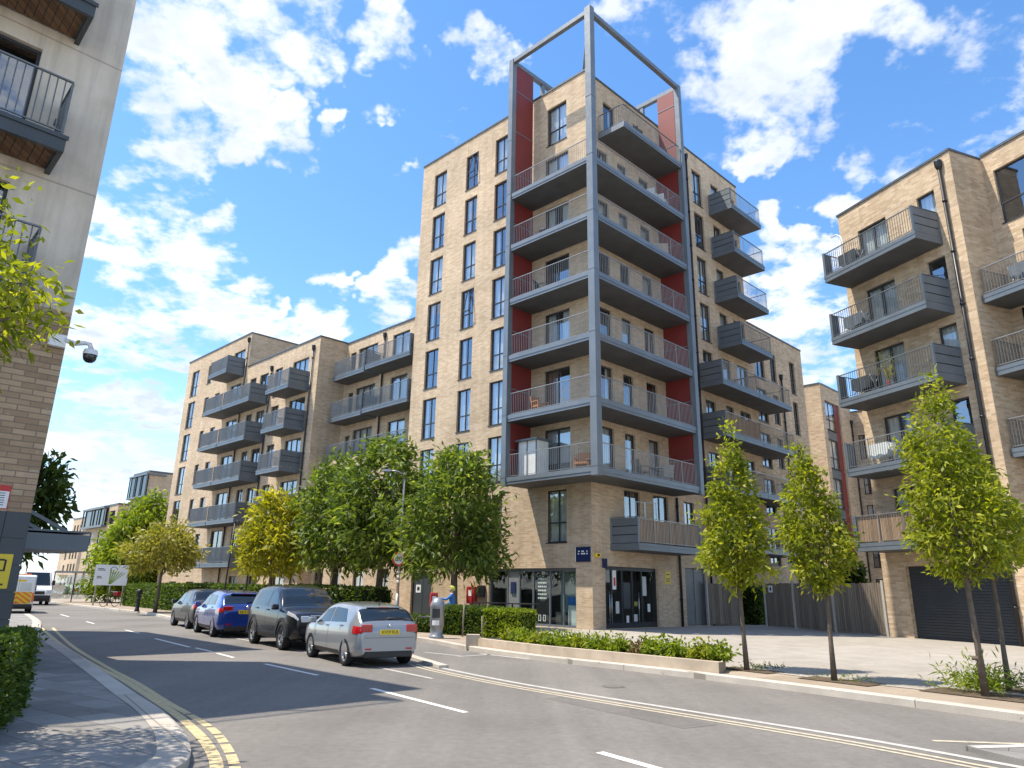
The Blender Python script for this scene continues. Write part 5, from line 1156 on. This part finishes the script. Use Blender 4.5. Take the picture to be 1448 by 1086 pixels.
# lamp column and speed sign
o=Vector((-4.72,31.45,.12)); t=thing('street_lamp','slim grey lamp column with one arm among the green trees','street lamp',o)
m=MB(); m.tube([(0,0,0),(0,0,1.3)],.085,12); m.tube([(0,0,1.3),(0,0,6.2)],[.06,.045],10); m.build('pole',['galvanised'],t)
m=MB(); m.tube([(0,0,6.15),(-.05,0,6.42),(-.3,-.05,6.52),(-.62,-.1,6.55)],.03,8); m.build('arm',['galvanised'],t)
m=MB(); m.hexa([(-1.0,-.24,6.50),(-.6,-.20,6.50),(-.6,.0,6.50),(-1.0,-.06,6.50),(-.95,-.22,6.58),(-.6,-.18,6.6),(-.6,-.02,6.6),(-.95,-.08,6.58)]); m.build('lantern',['galvanised'],t)
m=MB(); 
for z in (1.75,1.95,2.15): m.tube([(0,0,z),(0,0,z+.09)],.064,10)
m.build('band',['sign_white'],t)
ang=math.atan2(-1,.1); o=Vector((-4.72,31.30,2.85)); t=thing('speed_limit_sign','round white speed limit sign with a red ring fixed to the lamp column','road sign',o,R(-4))
m=MB(); m.lathe([(.001,-.03),(.30,-.03),(.30,-.024)],(0,0,0),'y',32); m.lathe([(.001,-.022),(.295,-.022)],(0,0,0),'y',32); m.build('plate',['galvanised'],t)
m=MB(); m.lathe([(.001,-.032),(.225,-.032)],(0,0,0),'y',32); m.build('face',['sign_white'],t)
m=MB(); m.lathe([(.222,-.034),(.297,-.034)],(0,0,0),'y',32); m.build('ring',['sign_red'],t)
text_mesh('numerals','20',.27,'sign_black',t,(0,-.035,0),(R(90),0,0))
m=MB(); m.box(-.05,.05,-.02,.15,-.05,.05); m.build('clamp',['galvanised'],t)
# grey domed bin
o=Vector((-2.28,24.0,.12)); t=thing('litter_bin','grey metal litter bin with a domed top and an oval front opening on the pavement','litter bin',o,R(-6))
prof=[(.235,0),(.24,.06),(.20,.08),(.20,.34),(.225,.36),(.225,.92),(.235,.94),(.235,1.02),(.20,1.12),(.12,1.21),(.05,1.245),(.001,1.25)]
m=MB(); m.lathe([(.001,0)]+prof,(0,0,0),'z',28); m.build('body',['bin_grey'],t)
m=MB()
for i in range(10):
    a0=R(-90-34+68*i/10);a1=R(-90-34+68*(i+1)/10); m.face([(math.cos(a0)*.229,math.sin(a0)*.229,.62),(math.cos(a1)*.229,math.sin(a1)*.229,.62),(math.cos(a1)*.229,math.sin(a1)*.229,.90),(math.cos(a0)*.229,math.sin(a0)*.229,.90)])
m.build('opening',['dark_post'],t)
m=MB()
for i in range(8):
    a0=R(-90-30+60*i/8);a1=R(-90-30+60*(i+1)/8); m.face([(math.cos(a0)*.229,math.sin(a0)*.229,.40),(math.cos(a1)*.229,math.sin(a1)*.229,.40),(math.cos(a1)*.229,math.sin(a1)*.229,.55),(math.cos(a0)*.229,math.sin(a0)*.229,.55)])
m.build('label_plate',['sign_white'],t)
def hoop(label,loc,rz):
    t=thing('cycle_stand',label,'cycle stand',loc,rz,'cycle stands by the bin'); m=MB(); pts=[(-.33,0,0),(-.33,0,.5)]+[(-.33+.12*(1-math.cos(a)),0,.5+.12*math.sin(a)) for a in (R(30),R(60),R(90))]+[(.33-.12*(1-math.cos(a)),0,.5+.12*math.sin(a)) for a in (R(90),R(60),R(30))]+[(.33,0,.5),(.33,0,0)]
    m.tube(pts,.025,8); m.build('hoop',['dark_post'],t)
hoop('low dark metal cycle stand next to the grey bin',(-2.75,24.6,.12),R(-35)); hoop('dark metal cycle stand behind the silver car by the low hedge',(-3.55,25.9,.12),R(65))
t=thing('tree_stake','thin bare wooden stake standing in front of the clipped hedge','stake',(-1.5,24.95,.12)); m=MB(); m.tube([(0,0,0),(.02,.02,1.15)],.03,8); m.build('pole',['stake'],t); m=MB(); m.tube([(.005,.005,.62),(.10,.02,.80)],.014,6); m.build('twig',['stake'],t)
t=thing('tree_stake','very thin leaning stake at the end of the stone planter','stake',(-.75,22.2,.12)); m=MB(); m.tube([(0,0,0),(-.03,.1,.75)],.02,8); m.build('pole',['stake'],t); m=MB(); m.tube([(-.015,.05,.4),(.12,.06,.62)],.009,6); m.build('twig',['stake'],t)
# shop sign and things fixed to the tower wall
o=FA(.45,.03,3.17); t=thing('shop_sign','square dark blue shop sign with white lettering on the brick corner','shop sign',o)
m=MB(); m.fb(FA,.07,.84,.005,.06,2.86,3.48); m.build('board',['sign_blue'],t,o); m=MB(); m.fb(FA,.84,.875,.003,.062,2.86,3.48); m.build('edge',['sign_white'],t,o)
m=MB()
for row,(z,parts) in enumerate(((3.27,((.70,.62),(.52,.44),(.43,.39),(.25,.20))),(3.17,((.72,.66),(.55,.48),(.47,.41),(.40,.33),(.26,.19))))):
    for a,b in parts: m.fb(FA,b,a,.061,.066,z,z+.055)
m.build('lettering',['sign_white'],t,o)
o=FB(.35,0,3.1); t=thing('alarm_box','small yellow alarm box on the shaded brick face next to the blue sign','alarm box',o); m=MB(); m.fb(FB,.12,.42,.0,.14,3.06,3.22); m.build('box',['signal_yellow'],t,o,bevel=.02); m=MB(); m.fb(FB,.18,.34,.14,.145,3.10,3.18); m.build('front_label',['sign_black'],t,o)
o=FB(.62,0,2.9); t=thing('projecting_sign','little dark flag shaped sign projecting below the yellow alarm box','sign',o); m=MB(); m.beam(FB(.6,0,3.02),FB(.6,.34,3.02),.03); m.build('bracket',['galvanised'],t,o); m=MB(); m.fb(FB,.585,.615,.06,.32,2.62,3.0); m.build('board',['sign_blue'],t,o)
o=FB(5.55,0,2.4); t=thing('notice_sign','yellow notice on the brick beside the glazed door','sign',o); m=MB(); m.fb(FB,5.35,5.8,.0,.02,2.05,2.62); m.build('board',['signal_yellow'],t,o)
m=MB(); [m.fb(FB,5.42,5.72,.021,.024,z,z+.04) for z in (2.16,2.26,2.46)]; m.build('lettering',['sign_black'],t,o)
o=FA(7.35,0,1.4); t=thing('wall_post_box','red box with a white label fixed to the brick left of the shop','post box',o); m=MB(); m.fb(FA,6.98,7.55,.0,.22,1.0,1.78); m.build('box',['box_red'],t,o,bevel=.02); m=MB(); m.fb(FA,7.17,7.38,.22,.226,1.35,1.62); m.build('label',['sign_white'],t,o)
o=FA(6.6,0,1.5); t=thing('meter_box','black box on the brick between the red box and the shop window','meter box',o); m=MB(); m.fb(FA,6.42,6.85,.0,.16,1.3,1.85); m.build('box',['sign_black'],t,o,bevel=.015); m=MB(); m.fb(FA,6.5,6.77,.16,.166,1.4,1.5); m.build('slot',['dark_post'],t,o)
for lab,x,y in (('black cafe table at the near end, by the bright square hedge',.5,27.3),('black cafe table farther left, beside the round tree trunk',-.75,28.3)):
    t=thing('cafe_table',lab,'table',(x,y,.12),R(-40),'cafe tables outside the shop'); m=MB(); m.box(-.55,.55,-.35,.35,1.02,1.06); m.build('tabletop',['sign_black'],t)
    for s in (-.45,.45): m=MB(); m.tube([(s,0,0),(s,0,1.02)],.03,8); m.build('leg',['dark_post'],t)
# signs and camera on the near left building
o=FL(.45,.014,1.77); t=thing('camera_notice','yellow notice with a black rounded mark on the dark cladding','sign',o); m=MB(); m.fb(FL,.13,.80,.014,.022,1.5,2.06); m.build('board',['signal_yellow'],t,o)
m=MB(); 
for (a,b,c,d) in ((.21,.24,1.78,1.97),(.24,.46,1.95,1.98),(.24,.46,1.78,1.805),(.33,.36,1.83,1.92),(.2,.5,1.55,1.58)): m.fb(FL,a,b,.0225,.025,c,d)
m.build('lettering',['sign_black'],t,o)
text_mesh('symbol','C',.2,'sign_black',t,FL(.42,.0255,1.875)-o,(R(90),0,math.atan2(.695,.719)))
o=FL(.55,.01,2.95); t=thing('notice_sign','white notice with a red header on the tan brick of the left building','sign',o); m=MB(); m.fb(FL,.36,.80,.0,.01,2.80,3.2); m.build('board',['sign_white'],t,o); m=MB(); m.fb(FL,.36,.80,.011,.013,3.10,3.2); m.fb(FL,.36,.375,.011,.013,2.80,3.1); m.fb(FL,.375,.80,.011,.013,2.80,2.815); m.build('header',['sign_red'],t,o)
m=MB(); [m.fb(FL,.43,.74,.0112,.0125,z,z+.012) for z in (2.86,2.90,2.94,2.98,3.02,3.06)]; m.build('lettering',['dark_post'],t,o)
o=FL(.12,.0,5.9); t=thing('security_camera','white dome security camera on an arm at the corner of the left building','security camera',o)
m=MB(); m.fb(FL,.02,.30,.0,.12,5.78,6.02); m.build('mount',['sign_white'],t,o,bevel=.015)
p0=FL(.05,.1,5.93);p1=FL(-.12,.12,5.90);p2=FL(-.27,.12,5.95);p3=FL(-.36,.12,5.95);p4=FL(-.40,.12,5.86)
m=MB(); m.tube([p0,p1,p2,p3,p4],.045,10); m.build('arm',['sign_white'],t,o)
m=MB(); c_=p4-Vector((0,0,.02)); m.lathe([(.03,.02),(.11,0),(.125,-.05),(.125,-.10)],c_,'z',20); m.build('housing',['sign_white'],t,o)
m=MB(); m.lathe([(.115,-.10),(.115,-.15),(.10,-.20),(.06,-.24),(.001,-.255)],c_,'z',20); m.build('dome',['dark_glass'],t,o)
# things far up the street on the right pavement
o=Vector((-29.0,53.6,.1)); t=thing('information_board','large white board on three posts with a fan of green stripes','sign board',o,R(28))
m=MB(); m.box(-1.08,1.08,-.03,.03,1.42,2.86); m.build('board',['sign_white'],t); 
for x in (-.85,.05,.9): m=MB(); m.tube([(x,.06,0),(x,.06,2.8)],.05,8); m.build('post',['galvanised'],t)
m=MB()
for i in range(6):
    x0=-.10+.02*i; m.hexa([(x0,-.036,1.5),(x0+.05,-.036,1.5),(x0+.05,-.031,1.5),(x0,-.031,1.5),(x0+.16*i-.0,-.036,2.55-.05*i),(x0+.16*i+.09,-.036,2.55-.05*i),(x0+.16*i+.09,-.031,2.55-.05*i),(x0+.16*i,-.031,2.55-.05*i)])
m.build('green_stripe',['sign_green'],t)
m=MB(); m.lathe([(.20,-.034),(.24,-.034)],(.12,0,2.5),'y',20); [m.box(-.9,-.9+l,-.034,-.031,z,z+.05) for z,l in ((2.55,.4),(2.45,.5),(2.0,.28),(1.9,.34))]; m.build('lettering',['dark_post'],t)
t=thing('bollard','black bollard with a wide top on the far pavement near the small tree','bollard',(-21.5,43.1,.12)); m=MB(); m.lathe([(.001,0),(.14,0),(.14,.08),(.11,.12),(.11,.95),(.16,.98),(.17,1.12),(.12,1.22),(.001,1.25)],(0,0,0),'z',18); m.build('post',['sign_black'],t); m=MB(); m.lathe([(.112,.7),(.114,.8)],(0,0,0),'z',18); m.build('band',['dark_post'],t)
t=thing('bicycle','parked bicycle with a red basket beside the white sign board','bicycle',(-27.2,50.6,.12),R(75))
for x in (-.5,.52):
    m=MB(); m.tube([(x+.33*math.cos(a),0,.34+.33*math.sin(a)) for a in [2*math.pi*i/20 for i in range(21)]],.02,6); m.build('wheel',['rubber'],t)
m=MB(); 
for a,b in (((-.5,0,.34),(-.05,0,.32)),((-.05,0,.32),(-.22,0,.82)),((-.5,0,.34),(-.2,0,.72)),((-.2,0,.74),(.36,0,.78)),((-.05,0,.32),(.38,0,.66)),((.52,0,.34),(.36,0,.95))): m.tube([a,b],.018,6)
m.build('frame',['sign_black'],t); m=MB(); m.box(-.36,-.12,-.07,.07,.83,.89); m.build('saddle',['sign_black'],t,bevel=.03); m=MB(); m.tube([(.3,-.28,1.0),(.36,-.1,.98),(.36,.1,.98),(.3,.28,1.0)],.015,6); m.build('handlebar',['chrome'],t)
m=MB(); m.hexa([(.42,-.15,.72),(.7,-.15,.72),(.7,.15,.72),(.42,.15,.72),(.38,-.2,1.0),(.78,-.2,1.0),(.78,.2,1.0),(.38,.2,1.0)]); m.build('basket',['box_red'],t)
t=thing('bus_shelter','glazed bus shelter beyond the white sign board','bus shelter',(-36.5,62.0,.1),R(35))
m=MB(); m.box(-1.6,1.6,-.7,.7,2.35,2.5); m.build('roof',['galvanised'],t)
for x in (-1.5,0,1.5): m=MB(); m.box(x-.04,x+.04,.5,.58,0,2.35); m.build('post',['dark_post'],t)
m=MB(); m.box(-1.45,1.45,.53,.55,.25,2.2); m.build('pane',['pane_glass'],t)
for lab,x,y,h,lx in (('tall slim black post behind the blue car, leaning slightly',-14.35,37.2,4.6,.15),('short slim black post with a rounded head just right of the taller one',-12.7,35.6,2.55,.05)):
    t=thing('signpost',lab,'post',(x,y,.12),0,'slim posts behind the hedge'); m=MB(); m.tube([(0,0,0),(lx,0,h)],.04,8); m.build('pole',['sign_black'],t); m=MB(); m.tube([(lx,0,h-.02),(lx+.03,-.03,h+.12),(lx+.2,-.05,h+.14),(lx+.26,-.05,h)],.03,8); m.build('head',['sign_black'],t)
# ---------------- person reaching towards a red box
def skin_mesh(name,verts,edges,rad,mat_fn,mats,parent,sub=2):
    me=bpy.data.meshes.new(name); me.from_pydata(verts,edges,[]); o=bpy.data.objects.new(name,me); COL.objects.link(o)
    md=o.modifiers.new('s','SKIN'); md.use_smooth_shade=True
    for i,r in enumerate(rad):
        sv=me.skin_vertices[0].data[i]; sv.radius=(r,r) if not isinstance(r,tuple) else r; sv.use_root=(i==0)
    s=o.modifiers.new('u','SUBSURF'); s.levels=sub; s.render_levels=sub
    bpy.context.view_layer.update(); nm=bpy.data.meshes.new_from_object(o.evaluated_get(bpy.context.evaluated_depsgraph_get())); bpy.data.objects.remove(o)
    for m_ in mats: nm.materials.append(MATS[m_])
    for p in nm.polygons: p.material_index=mat_fn(p.center); p.use_smooth=True
    ob=bpy.data.objects.new(name,nm); COL.objects.link(ob); ob.parent=parent; return ob
t=thing('person','person in blue jacket and yellow green hood behind the hedge, one arm stretched out','person',(-2.1,27.75,.12),math.pi)
V=[(0,0,.84),(0,0,1.0),(.01,0,1.18),(.02,0,1.30),(.03,0,1.38),(.04,0,1.45),(.05,0,1.53),(.045,0,1.58),
   (0,.09,.80),(.02,.10,.45),(-.02,.10,.07),(.12,.11,.03),(0,-.09,.80),(.05,-.10,.45),(.0,-.10,.07),(.14,-.11,.03),
   (.02,.16,1.28),(.22,.20,1.14),(.44,.17,1.18),(.52,.165,1.185),(.02,-.16,1.28),(.06,-.22,1.03),(.24,-.19,.96),(.31,-.185,.965)]
E_=[(0,1),(1,2),(2,3),(3,4),(4,5),(5,6),(6,7),(0,8),(8,9),(9,10),(10,11),(0,12),(12,13),(13,14),(14,15),(3,16),(16,17),(17,18),(18,19),(3,20),(20,21),(21,22),(22,23)]
RD=[(.13,.16),(.12,.14),(.13,.16),(.11,.14),.055,.085,.095,.05,.085,.06,.045,.035,.085,.06,.045,.035,.06,.046,.034,.03,.06,.046,.034,.03]
k=len(V)
for hx,hy,hz_,idx in ((.52,.165,1.185,19),(.31,-.185,.965,23)):
    for j,(dy,l) in enumerate(((-.03,.075),(-.01,.09),(.01,.085),(.03,.07))):
        V+= [(hx+.04,hy+dy,hz_),(hx+.04+l*.6,hy+dy,hz_-.01),(hx+.04+l,hy+dy,hz_-.03)]; q=len(V)-3; E_+=[(idx,q),(q,q+1),(q+1,q+2)]; RD+=[.010,.009,.007]
    V+=[(hx+.02,hy-.045,hz_+.02),(hx+.06,hy-.06,hz_+.015)]; q=len(V)-2; E_+=[(idx,q),(q,q+1)]; RD+=[.011,.008]
def pm(c):
    if c.z>1.36: return 2
    if c.x>.475 or (c.x>.27 and c.y<0 and c.z>.9): return 2
    return 0 if c.z>.80 else 1
skin_mesh('body',V,E_,RD,pm,['jacket_blue','trousers','skin'],t)
m=MB(); N=10
for i in range(N):
    for j in range(14):
        def P(a,b):
            th=math.pi*a/N*.66; ph=2*math.pi*b/14; r=.122; x=math.sin(th)*math.cos(ph)*r; y=math.sin(th)*math.sin(ph)*r*.92; z=math.cos(th)*r
            return Vector((.035+x-(.03 if x>0 and th>1.2 else 0)-.02,y,1.535+z-.02*(x<0)))
        if j in (0,13,12,1) and i>5: continue
        m.face([P(i,j),P(i+1,j),P(i+1,j+1),P(i,j+1)],0,True)
m.build('hood',['hood_green'],t)
for s in (1,-1): m=MB(); m.lathe([(.001,.012),(.009,.006),(.012,0)],(.132,.035*s,1.515),'x',8); m.build('eye',['sign_black'],t)
m=MB(); m.hexa([(.13,-.012,1.475),(.155,-.008,1.475),(.155,.008,1.475),(.13,.012,1.475),(.13,-.006,1.515),(.135,-.004,1.515),(.135,.004,1.515),(.13,.006,1.515)]); m.build('nose',['skin'],t)
m=MB(); m.box(.125,.136,-.022,.022,1.445,1.453); m.build('mouth',['box_red'],t)
t=thing('red_box','tall red box on a stand just left of the person in blue','box',(-2.78,27.6,.12),R(15)); m=MB(); m.box(-.14,.14,-.12,.12,.85,1.38); m.build('box',['box_red'],t,bevel=.04); m=MB(); m.tube([(0,0,0),(0,0,.85)],.05,10); m.build('stand',['dark_post'],t); m=MB(); m.box(-.07,.07,-.126,-.121,1.1,1.25); m.build('label',['sign_white'],t)
# ---------------- things left on the balconies
def on(F,u,d,z): return F(u,d,z)
def armchair(label,p,rz,mat,group=None):
    t=thing('armchair',label,'chair',p,rz,group)
    m=MB(); m.box(-.28,.28,-.27,.27,.32,.42); m.build('seat',[mat],t,bevel=.015)
    m=MB(); m.hexa([(-.28,.22,.42),(.28,.22,.42),(.28,.27,.42),(-.28,.27,.42),(-.28,.33,.92),(.28,.33,.92),(.28,.38,.92),(-.28,.38,.92)]); m.build('backrest',[mat],t)
    for s in (-1,1):
        m=MB(); m.box(min(.28*s,.33*s),max(.28*s,.33*s),-.27,.27,.58,.62); m.build('armrest',[mat],t)
        for y in (-.24,.22): m=MB(); m.box(min(.285*s,.325*s),max(.285*s,.325*s),y-.02,y+.02,0,.58); m.build('leg',[mat],t)
    return t
def small_table(label,p,mat,r=.3,h=.5):
    t=thing('side_table',label,'table',p,0); m=MB(); m.lathe([(.001,h),(r,h),(r,h-.03),(.001,h-.03)],(0,0,0),'z',20); m.build('tabletop',[mat],t)
    for i in range(3): a=2*math.pi*i/3; m=MB(); m.tube([(math.cos(a)*r*.4,math.sin(a)*r*.4,h-.03),(math.cos(a)*r*.8,math.sin(a)*r*.8,0)],.014,6); m.build('leg',[mat],t)
zA=SK[0]
armchair('orange brown wooden armchair on the lowest tower balcony left of the corner post',FA(-.15,.75,zA),R(-20),'wood_orange')
small_table('low wooden table beside the orange armchair on the lowest tower balcony',FA(-.85,.95,zA),'stake',.28,.45)
t=thing('storage_cabinet','pale storage cabinet with flat grey top, left end of the lowest tower balcony','cabinet',FA(2.75,.75,zA)); o=FA(2.75,.75,zA)
m=MB(); m.fb(FA,2.25,3.35,.25,1.05,zA,zA+1.72); m.build('cabinet_body',['curtain'],t,o); m=MB(); m.fb(FA,2.1,3.45,.15,1.2,zA+1.72,zA+1.80); m.build('top',['grey_metal'],t,o)
m=MB()
for u in (2.22,2.78,3.33): m.fb(FA,u,u+.05,1.05,1.08,zA,zA+1.72)
m.build('door_frame',['grey_metal'],t,o)
armchair('light metal garden chair on the lowest tower balcony right of the corner post',FB(2.6,.8,zA),R(120),'stake','garden chairs on the lowest balcony')
armchair('grey garden chair beside the round table on the lowest tower balcony',FB(4.6,.75,zA),R(200),'galvanised','garden chairs on the lowest balcony')
small_table('round pale metal table on the lowest tower balcony near the red panel',FB(3.75,.85,zA),'galvanised',.32,.7)
armchair('brown wooden chair on the second tower balcony by the left red panel',FA(2.3,.8,SK[1]),R(40),'wood_orange')
armchair('dark chair on the third tower balcony by its left red panel',FA(2.2,.8,SK[3]),R(60),'sign_black')
small_table('dark side table on the fourth tower balcony, left side',FA(1.9,.9,SK[4]),'sign_black')
armchair('white chair near the right post on the sixth tower balcony',FB(5.1,.9,SK[5]),R(150),'sign_white','white chairs high on the tower')
armchair('white chair left of its twin on the sixth tower balcony',FB(4.3,.9,SK[5]),R(150),'sign_white','white chairs high on the tower')
armchair('dark chair on the topmost short balcony',FB(3.1,.8,24.4),R(150),'sign_black')
t=thing('cardboard_box','pale box standing on the fifth tower balcony near the right red panel','box',FB(4.6,1.0,SK[4])); m=MB(); m.box(-.4,.4,-.3,.3,0,.75); m.build('box',['planter_stone'],t,bevel=.01); m=MB(); m.box(-.405,.405,-.03,.03,.752,.756); m.build('tape',['stake'],t)
def pot_plant(label,p,h,mat,seed,n=60,sq=1.):
    t=tuft('potted_plant',label,Vector(p)+Vector((0,0,.3)),h,n,mat,seed,cat='plant',spread=.8,W=.06); t.scale=(sq,sq,1); m=MB(); m.lathe([(.001,-.3),(.13,-.3),(.18,0),(.15,0),(.001,-.03)],(0,0,0),'z',16); m.build('pot',['box_red'],t); return t
pot_plant('tall yellowish potted plant on the third balcony of the right block',FQ(-2.3,1.2,9.6),1.3,'leaf_olive',301,26,.35)
pot_plant('small yellow flowering plant at the near end of the wing balcony',FB(9.8,1.1,9.9),.55,'leaf_yellow',302)
pot_plant('bushy green pot plant on the roof terrace railing',FA(15.3,-.4,9.5),.8,'leaf_bright',303)
def rack(label,p,rz,mat):
    t=thing('drying_rack',label,'clothes airer',p,rz,'covered things on the right block balconies'); m=MB()
    for s in (-.5,.5): m.tube([(s,-.25,0),(s,.25,.9)],.015,6); m.tube([(s,.25,0),(s,-.25,.9)],.015,6)
    m.build('frame',['galvanised'],t); m=MB()
    for y in (-.22,-.08,.08,.22):
        n=8
        for i in range(n): x0=-.48+.96*i/n;x1=-.48+.96*(i+1)/n; w0=.02*math.sin(i*1.7+y*9);w1=.02*math.sin((i+1)*1.7+y*9); m.face([(x0,y+w0,.35+.05*math.sin(i)),(x1,y+w1,.35+.05*math.sin(i+1)),(x1,y+w1*.3,.9),(x0,y+w0*.3,.9)])
    m.build('laundry',[mat],t); return t
QZ=math.atan2(RU.y,RU.x)
rack('dark laundry rack at the left end of the top balcony of the right block',FQ(-.9,.8,15.35),QZ,'cladding')
rack("grey laundry rack, left end of the right block's second balcony from top",FQ(-.8,.8,12.42),QZ,'grey_metal')
rack('dark laundry rack at the left end of the third balcony of the right block',FQ(-.8,.8,9.6),QZ,'cladding')
rack('pale laundry hung behind the fourth balcony railing of the right block',FQ(-1.3,.9,6.65),QZ,'blind')
rack('grey covers on the uppermost balcony at the right edge',F2(-1.4,.9,12.55),QZ,'grey_metal')
t=thing('hoop_chair','white tubular arch above the left end of the top right block balcony','hoop',FQ(-.35,1.05,15.35),QZ); m=MB(); m.tube([(-.45,0,0),(-.45,0,1.45),(-.38,0,1.75),(-.15,0,1.95),(.15,0,1.95)],.03,8); m.build('tube',['sign_white'],t); m=MB(); m.tube([(-.45,-.3,0),(-.45,.3,0)],.03,8); m.build('foot',['sign_white'],t)
